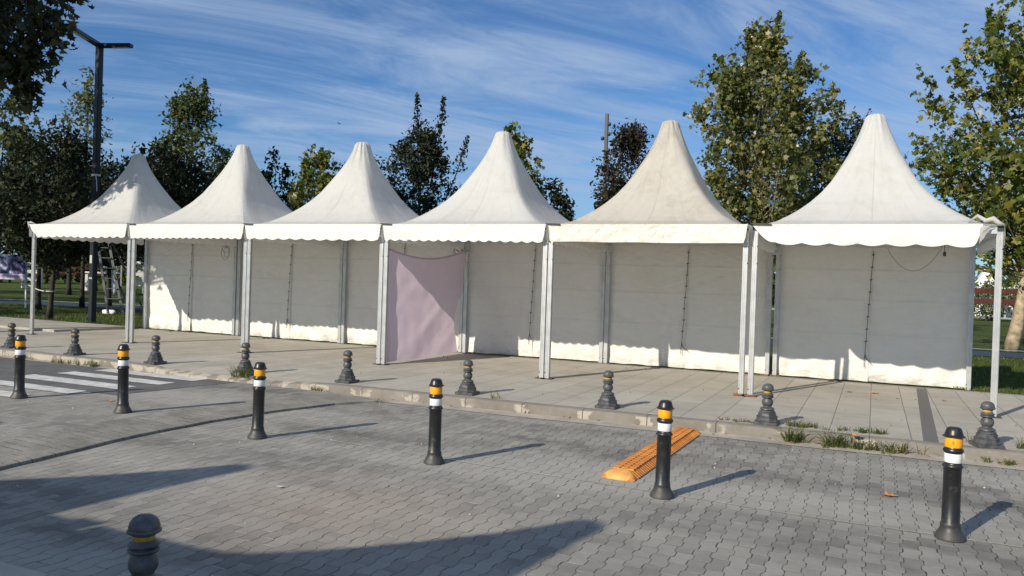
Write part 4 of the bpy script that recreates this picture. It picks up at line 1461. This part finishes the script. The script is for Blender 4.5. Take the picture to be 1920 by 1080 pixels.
for k, (x, y, zt, r, lab) in enumerate([(-29.5, 8.2, 9.0, 3.4, 'leafy tree left of the picture, shading the lawn beside the lamp post'), (-38.0, 13.0, 9.5, 3.8, 'leafy tree farther left of the picture, shading the lawn by the banner'), (-47.5, 20.0, 9.5, 4.0, 'leafy tree far left of the picture, shading the far lawn')]):
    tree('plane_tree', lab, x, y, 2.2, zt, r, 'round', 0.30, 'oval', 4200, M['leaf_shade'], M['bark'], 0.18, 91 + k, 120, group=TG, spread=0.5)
# smaller trunks standing on the far lawn at the left
for k, (x, y, zt, r, lab, sd_) in enumerate([
        (-39.5, 29.3, 7.0, 2.6, 'slender tree on the far lawn left of the lamp post', 71),
        (-46.0, 36.0, 8.0, 3.4, 'wide dark tree far back on the lawn', 73),
        (-37.5, 33.0, 7.0, 2.6, 'thin trunked tree far back beside the first back post', 75),
        (-52.0, 32.0, 8.0, 3.6, 'wide dark tree far back behind the banner', 77),
        (-33.0, 33.5, 7.2, 2.4, 'dark tree far back, seen between the left tent peaks', 79)]):
    tree('park_tree', lab, x, y, 1.9, zt, r, 'round', 0.24, 'oval', 2600, M['leaf_dark'] if k % 2 else M['leaf_green'], M['bark'], 0.14, sd_, 90, group='trees far back on the lawn', spread=0.45)

# far wood along the edge of the park, reading as one mass
rng = np.random.default_rng(5)
P = []
for k in range(150):
    a = rng.uniform(-82, 30)
    d = rng.uniform(78, 100)
    cxx, cyy = d * math.sin(RAD(a)), d * math.cos(RAD(a))
    hh = rng.uniform(2.0, 5.2)
    rr = rng.uniform(2.0, 4.0)
    q = rng.normal(size=(130, 3))
    q /= np.linalg.norm(q, axis=1)[:, None]
    q *= rng.uniform(0.5, 1.0, 130)[:, None]
    P.append(np.array([cxx, cyy, hh * 0.5]) + q * np.array([rr, rr, hh * 0.55]))
wood = leaf_mesh('distant_woods', np.concatenate(P), 0.75, 'oval', M['leaf_green'], None, rng)
tag(wood, 'far belt of dark green trees along the edge of the park', 'woods', kind='stuff')

# ------------------------------------------------------------------ park furniture seen past the ends of the row
fn = thing('rail_fence', 'red brown wooden rail fence across the park at the right edge', 'fence', (5.0, 46.2, 0), RAD(12))
for zz in (1.28, 1.80):
    mb = MB()
    mb.box((-3.5, -0.03, zz - 0.13), (14, 0.03, zz + 0.13))
    mb.build('rail', M['redwood'], fn)
for k in range(7):
    mb = MB()
    mb.box((-3.4 + 2.6 * k, 0.032, 0), (-3.24 + 2.6 * k, 0.18, 2.0))
    mb.build('fence_post', M['redwood'], fn)
fn2 = thing('rail_fence', 'red brown wooden rail fence far across the lawn at the left', 'fence', (-62, 50, 0), RAD(38))
for zz in (0.95, 1.45):
    mb = MB()
    mb.box((-14, -0.03, zz - 0.11), (22, 0.03, zz + 0.11))
    mb.build('rail', M['redwood'], fn2)
for k in range(13):
    mb = MB()
    mb.box((-13.9 + 2.9 * k, 0.032, 0), (-13.74 + 2.9 * k, 0.18, 1.65))
    mb.build('fence_post', M['redwood'], fn2)


def small_tent(x, y, s, rz, label, peak=4.6):
    t = thing('far_tent', label, 'tent', (x, y, 0), rz, 'white tents far off in the park')
    mb = MB()
    for q in range(13):
        tt = q / 12
        w = s * sprof(tt)
        z = 2.2 + (peak - 2.2) * tt
        mb.v += [(-w, -w, z), (w, -w, z), (w, w, z), (-w, w, z)]
        if q:
            i = q * 4
            for a in range(4):
                b2 = (a + 1) % 4
                mb.f.append((i - 4 + a, i - 4 + b2, i + b2, i + a))
    mb.box((-s, -s - 0.02, 1.95), (s, -s, 2.2))
    mb.build('canopy', M['far_white'], t)
    mb = MB()
    for a in (-1, 1):
        for b2 in (-1, 1):
            mb.box((a * (s - 0.06) - 0.05, b2 * (s - 0.06) - 0.05, 0), (a * (s - 0.06) + 0.05, b2 * (s - 0.06) + 0.05, 1.95))
    mb.build('frame', M['alu'], t)
    mb = MB()
    mb.box((-s + .1, s - .1, 0.02), (s - .1, s - .06, 1.95))
    mb.build('wall_panel', M['far_white'], t)


small_tent(7.5, 69.0, 1.1, 0.2, 'far white peaked tent seen past the right end tent', 3.6)
small_tent(10.6, 71.0, 1.2, 0.2, 'far white peaked tent behind the leaning plane trunk', 4.2)
small_tent(-38.6, 35.0, 2.2, 0.5, 'far white tent roof peeping out beside the left end tent peak', 6.9)
small_tent(-58, 50, 1.5, 0.7, 'far white stall tent under the dark trees, beside the lamp post', 3.6)
small_tent(-50.5, 47, 1.5, 0.7, 'far white stall tent under the dark trees, beside the ladder', 3.6)

tb_ = thing('park_table', 'white park table far off between the left tent posts', 'table', (-46.5, 36.8, 0), 0.6)
mb = MB()
mb.box((-1.1, -0.4, 1.15), (1.1, 0.4, 1.25))
mb.build('tabletop', M['far_white'], tb_)
for s in (-1, 1):
    mb = MB()
    mb.box((0.8 * s - 0.08, -0.3, 0), (0.8 * s + 0.08, 0.3, 1.148))
    mb.build('leg', M['far_white'], tb_)
tb2 = thing('shelf_stand', 'white slatted stand on the far lawn left of the dark trunk', 'stand', (-51.5, 35.5, 0), 0.6)
for zz in (0.5, 1.0, 1.5):
    mb = MB()
    mb.box((-0.5, -0.2, zz), (0.5, 0.2, zz + 0.22))
    mb.build('shelf', M['far_white'], tb2)
mb = MB()
for s in (-1, 1):
    mb.box((0.54 * s - 0.035, -0.2, 0), (0.54 * s + 0.035, 0.2, 1.8))
mb.build('frame', M['far_white'], tb2)

# banner: a printed photograph in blue, violet and white, plain stand-in patches
bn = thing('banner', 'printed banner in blue, violet and white on a frame at the left edge', 'banner', (-27.55, 18.2, 0), RAD(24))
m_b, k_, b_, o_ = new_mat('banner_print')
oc = k_.n('ShaderNodeTexCoord').outputs['Object']
bx_, by_, bz_ = k_.sep(oc)
nA = k_.noise(oc, 3.2, 4, 0.6, 0.6)
nB = k_.noise(oc, 9.0, 3, 0.6)
cc_ = k_.ramp(k_.m('ADD', nA, k_.m('MULTIPLY', bx_, -0.10)), [(0.36, (0.010, 0.012, 0.030)), (0.46, (0.045, 0.030, 0.18)), (0.53, (0.22, 0.22, 0.42)), (0.60, (0.62, 0.62, 0.74)), (0.72, (0.75, 0.74, 0.80))], 'LINEAR')
strip = k_.m('LESS_THAN', bz_, 1.20)
txt = k_.m('MULTIPLY', k_.m('LESS_THAN', k_.m('ABSOLUTE', k_.m('SUBTRACT', bz_, 1.11)), 0.035), k_.sstep(nB, 0.5, 0.55))
low = k_.mix(k_.m('MULTIPLY', txt, 0.8), (0.66, 0.58, 0.72), (0.25, 0.10, 0.30))
k_.put(b_.inputs['Base Color'], k_.mix(strip, cc_, low))
k_.put(b_.inputs['Roughness'], 0.5)
mb = MB()
mb.grid(lambda u, v: (-0.95 + 1.5 * u, -0.02 + 0.02 * math.sin(u * 5), 1.0 + 0.84 * v), 12, 4)
mb.build('print', m_b, bn, True)
mb = MB()
mb.box((-0.97, 0.0, 1.83), (0.56, 0.04, 1.87))
for s in (-0.97, 0.53):
    mb.box((s, 0.0, 0), (s + 0.04, 0.04, 1.83))
mb.build('frame', M['far_white'], bn)

# pale strap tied round the dark trunk
mb = MB()
mb.tube([(-21.75, 14.9, 0.95), (-21.4, 14.95, 0.83), (-21.2, 14.98, 0.80)], 0.014, 5)
mb.tube([(-21.1 + 0.105 * math.cos(a), 15.1 + 0.105 * math.sin(a), 0.80) for a in [2 * PI * k / 14 for k in range(15)]], 0.014, 5)
o = mb.build('tie_strap', M['palerope'])
tag(o, 'pale strap tied round the dark trunk near the left end tent', 'strap')

# ------------------------------------------------------------------ small things hung in the tents
def coil(name, label, x, y, z, seed, n=3):
    rnd = random.Random(seed)
    mb = MB()
    for k in range(n):
        w, hh = 0.07 + 0.06 * rnd.random(), 0.12 + 0.25 * rnd.random()
        ph = rnd.uniform(-0.3, 0.3)
        mb.tube([(x + w * math.sin(a) + ph * 0.1, y - 0.01 * k, z - hh * (1 - math.cos(a)) * 0.5 + ph * 0.05) for a in [2 * PI * q / 18 for q in range(19)]], 0.0035, 5)
    mb.tube([(x, y, z + 0.02), (x + 0.05, y, z - 0.03), (x - 0.05, y, z - 0.06), (x + 0.03, y, z - 0.09)], 0.014, 6)
    o = mb.build(name, M['rope'])
    return tag(o, label, 'cable coil')


coil('cable_coil', 'loose dark cable coil on the back post between the two left closed tents', -13.98, 14.40, 2.16, 2)
coil('cable_coil', 'knotted dark cable on the back post above the lilac sheet', -7.78, 14.42, 2.17, 4)
mb = MB()
cpts = []
for q in range(25):
    t = q / 24
    x = 0.16 + 0.74 * t
    cpts.append((x, 13.6, 2.20 - 0.36 * math.sin(PI * t) ** 0.8 + 0.04 * t))
mb.tube(cpts, 0.0028, 5)
mb.tube([(0.93, 13.6, 2.33), (0.935, 13.6, 2.15)], 0.004, 5)
mb.lathe([(0.016, 2.09), (0.022, 2.10), (0.022, 2.14), (0.012, 2.16)], 10, 0, (0.935, 13.6))
o = mb.build('hanging_cable', M['rope'])
tag(o, 'thin cable sagging from the roof of the right end tent with a small plug', 'cable')

# bird high in the sky
mb = MB()
mb.tube([(-0.22, 0, 0), (-0.08, 0, 0.02), (0.08, 0, 0.02), (0.22, 0, 0.03), (0.27, 0, 0.02)], [0.01, 0.05, 0.055, 0.035, 0.008], 7)
for s in (-1, 1):
    i = len(mb.v)
    mb.v += [(0.08, 0.03 * s, 0.03), (-0.08, 0.03 * s, 0.03), (-0.12, 0.36 * s, 0.16), (0.02, 0.34 * s, 0.17), (-0.16, 0.58 * s, 0.10)]
    mb.f += [(i, i + 1, i + 2, i + 3), (i + 3, i + 2, i + 4)]
o = mb.build('bird', M['black'], None, True, (-37.0, 49.2, 12.9))
o.scale = (0.55, 0.55, 0.55)
tag(o, 'small dark bird flying below the clouds above the third tent', 'bird')


# ------------------------------------------------------------------ weeds, fallen leaves, grass blades
def blades(P, hmin, hmax, w, rng, lean=0.6):
    n = len(P)
    h = rng.uniform(hmin, hmax, n)
    az = rng.uniform(0, 2 * PI, n)
    ln = rng.uniform(0.1, lean, n) * h
    dx, dy = np.cos(az), np.sin(az)
    ww = w * rng.uniform(0.6, 1.3, n)
    V = np.zeros((n, 5, 3))
    sx_, sy_ = -dy, dx
    for j, (f_, hz, wd) in enumerate(((0.0, 0.0, 1), (0.0, 0.0, -1), (0.35, 0.6, -0.75), (0.35, 0.6, 0.75), (1.0, 0.95, 0.0))):
        V[:, j, 0] = P[:, 0] + dx * ln * f_ + sx_ * ww * wd * 0.5
        V[:, j, 1] = P[:, 1] + dy * ln * f_ + sy_ * ww * wd * 0.5
        V[:, j, 2] = P[:, 2] + h * hz
    F = []
    for i in range(n):
        a = i * 5
        F += [(a, a + 1, a + 2, a + 3), (a + 3, a + 2, a + 4)]
    return V.reshape(-1, 3), F


def weed(label, x, y, z, r, h, n, seed, flat=0.45):
    rng = np.random.default_rng(seed)
    k = max(2, n // 14)
    cs = rng.normal(size=(k, 2)) * np.array([r * 0.55, r * 0.55 * flat])
    pick = rng.integers(0, k, n)
    P = np.zeros((n, 3))
    P[:, :2] = cs[pick] + rng.normal(size=(n, 2)) * 0.018
    V, F = blades(P, h * 0.18, h * 0.85, 0.0085, rng, 2.2)
    o = link_mesh('weed_clump', V, F, M['weed'], None, False, (x, y, z))
    return tag(o, label, 'weeds', 'weed clumps along the kerb')


GZ = KZ + 0.008
weed('leafy green weed clump at the kerb foot, left end of the grass patches', -0.73, 8.99, GZ, 0.16, 0.26, 150, 1)
weed('green weed clump at the kerb foot, second in the patch', -0.36, 9.0, GZ, 0.20, 0.23, 170, 2)
weed('green weed clump at the kerb foot with an orange leaf caught in it', -0.06, 9.0, GZ, 0.16, 0.16, 120, 3)
weed('dark green weed clump at the kerb foot, right end of the patches', 0.27, 9.0, GZ, 0.22, 0.19, 170, 4)
weed('low grass strip on top of the kerb right of the stone bollard', -0.70, 9.36, 0.002, 0.26, 0.11, 190, 5, 0.25)
weed('long low grass strip on top of the kerb above the weeds', -0.12, 9.38, 0.002, 0.36, 0.09, 240, 6, 0.16)
weed('small weed sprig at the kerb foot below the last stone bollard', 1.06, 9.02, GZ, 0.07, 0.10, 34, 7)
weed('dry brown weed tuft at the kerb foot by the right edge', 1.33, 9.02, GZ, 0.12, 0.09, 60, 8)
weed('thin dry stalks around the last stone bollard', 1.20, 9.40, 0.002, 0.26, 0.20, 46, 9, 0.6)
weed('thin dry stalks left of the last stone bollard', 0.86, 9.34, 0.002, 0.16, 0.24, 26, 10, 0.6)
weed('short grass strip on the kerb left of the doubled tent posts bollard', -1.50, 9.30, 0.002, 0.30, 0.06, 90, 11, 0.12)
weed('bright green weed clump at the foot of the stone bollard by the dropped kerb', -8.42, 9.06, -0.04, 0.16, 0.26, 120, 12)
weed('brown weed clump at the kerb foot left of the lilac sheet', -7.0, 8.90, GZ, 0.11, 0.13, 90, 13)
weed('small weed tuft on the kerb below the lilac sheet', -4.34, 9.24, 0.0, 0.07, 0.16, 22, 14)
weed('green weed clump at the kerb foot behind the left road posts', -11.62, 9.04, GZ, 0.26, 0.16, 140, 15)
weed('brown weed clump at the kerb foot below the left stone bollard', -12.35, 9.07, GZ, 0.20, 0.12, 90, 16)
weed('dry weed clump at the kerb foot beside the leftmost road post', -13.30, 9.10, GZ, 0.20, 0.11, 80, 17)
weed('dry weed clump at the kerb foot at the left border', -14.15, 9.12, GZ, 0.22, 0.12, 80, 18)


def fallen(label, x, y, z, size, mat, seed, name='fallen_leaf', cat='leaf'):
    rnd = random.Random(seed)
    S = leaf_shape('plane')
    mb = MB()
    v = [(0, 0, 0.012)]
    for a, b in S:
        v.append((a * size, b * size, 0.004 + size * (0.35 * a * a + 0.18 * b * b) * rnd.uniform(0.5, 1.6)))
    f = [(0, i, i % len(S) + 1) for i in range(1, len(S) + 1)]
    o = link_mesh(name, v, f, mat, None, False, (x, y, z))
    o.rotation_euler = (0, 0, rnd.uniform(0, 6))
    return tag(o, label, cat, 'fallen leaves')


fallen('amber fallen leaf lying alone on the road left of the right end road post', 0.16, 7.09, KZ + 0.004, 0.12, M['amber'], 1)
fallen('amber fallen leaf on the pavement inside the right end tent', 0.05, 13.14, 0.004, 0.14, M['amber'], 2)
fallen('orange fallen leaf caught on the weeds at the kerb', -0.12, 9.0, 0.02, 0.12, M['amber'], 3)
fallen('pale curled leaf on the road by the long shadow tip', -4.05, 4.79, KZ + 0.006, 0.055, M['pebble'], 4)
fallen('dull red leaf on the crossing between the two left road posts', -8.13, 6.62, TOPZ + 0.006, 0.06, M['amber'], 5)
fallen('brown curled leaf on the pavement beside the amber leaf', -0.30, 13.05, 0.004, 0.10, M['dry'], 6)
fallen('brown leaf on the pavement near the last back post', 0.95, 12.9, 0.004, 0.09, M['dry'], 7)

for k, (x, y, hh_, rr, mt, lab) in enumerate([(6.6, 58.0, 2.6, 1.5, 'leaf_pale', 'pale yellowish bush far off past the right end tent'), (9.0, 59.0, 3.2, 1.6, 'leaf_gold', 'golden bush far off behind the leaning plane trunk'), (11.6, 60.0, 2.8, 1.6, 'leaf_pale', 'pale bush far off at the right edge above the fence')]):
    bt = thing('bush', lab, 'bush', (x, y, 0), 0, 'bushes far off in the park')
    rg = np.random.default_rng(200 + k)
    q = rg.normal(size=(1300, 3))
    q /= np.linalg.norm(q, axis=1)[:, None]
    q *= rg.uniform(0.35, 1.0, 1300)[:, None] ** 0.6
    q *= np.array([rr, rr, hh_ * 0.5])
    q[:, 2] += hh_ * 0.5 + 0.1 * rg.normal(size=1300)
    leaf_mesh('foliage', q, 0.20, 'oval', M[mt], bt, rg)
    sb = MB()
    for a in range(5):
        sb.tube([(0.1 * math.cos(a * 1.3), 0.1 * math.sin(a * 1.3), 0), (0.6 * rr * math.cos(a * 1.3), 0.6 * rr * math.sin(a * 1.3), hh_ * 0.7)], [0.04, 0.012], 5)
    sb.build('stems', M['bark'], bt)

rng = np.random.default_rng(77)
P = []
for _ in range(100):
    P.append((rng.uniform(-9, 2.5), rng.uniform(9.6, 14.2), 0.010))
for _ in range(90):
    x = rng.uniform(-14, 2.2)
    P.append((x, kerb_y(x) - rng.uniform(0.0, 0.12), GZ + 0.012))
for _ in range(60):
    x = rng.normal(-0.1, 0.45)
    P.append((x, kerb_y(x) - abs(rng.normal(0, 0.07)), GZ + 0.015))
o = leaf_mesh('leaf_litter', np.array(P), 0.034, 'oval', M['dry'], None, rng, up=2.5, sizevar=0.5)
tag(o, 'small dry leaf scraps scattered over pavement, gutter and road', 'leaf litter', kind='stuff')
mb = MB()
for _ in range(60):
    x, y, s = rng.uniform(-9, 2), rng.uniform(3.6, 8.6), rng.uniform(0.004, 0.011)
    z = KZ + 0.003 if x > -6.0 else None
    if z is None:
        if x > -7.3:
            continue
        z = TOPZ + 0.008
    i = len(mb.v)
    mb.v += [(x + s, y, z), (x, y + s * 1.3, z), (x - s, y, z), (x, y - s, z), (x, y, z + s * 1.2)]
    mb.f += [(i, i + 1, i + 4), (i + 1, i + 2, i + 4), (i + 2, i + 3, i + 4), (i + 3, i, i + 4)]
o = mb.build('gravel', M['pebble'])
tag(o, 'tiny pale pebbles scattered on the road', 'gravel', kind='stuff')

P = []
for (x0, x1, y0, y1, n) in ((1.2, 6.5, 14.48, 19.5, 16000), (-34, -16.2, 14.48, 20.2, 24000), (1.5, 7.0, 19.5, 23.0, 5000)):
    q = np.zeros((n, 3))
    q[:, 0] = rng.uniform(x0, x1, n)
    q[:, 1] = y0 + (y1 - y0) * rng.uniform(0, 1, n) ** 1.6
    P.append(q)
P = np.concatenate(P)
V, F = blades(P, 0.03, 0.085, 0.008, rng, 0.9)
o = link_mesh('grass', V, F, M['blade'])
tag(o, 'short green lawn grass along the pavement edge', 'grass', kind='stuff')
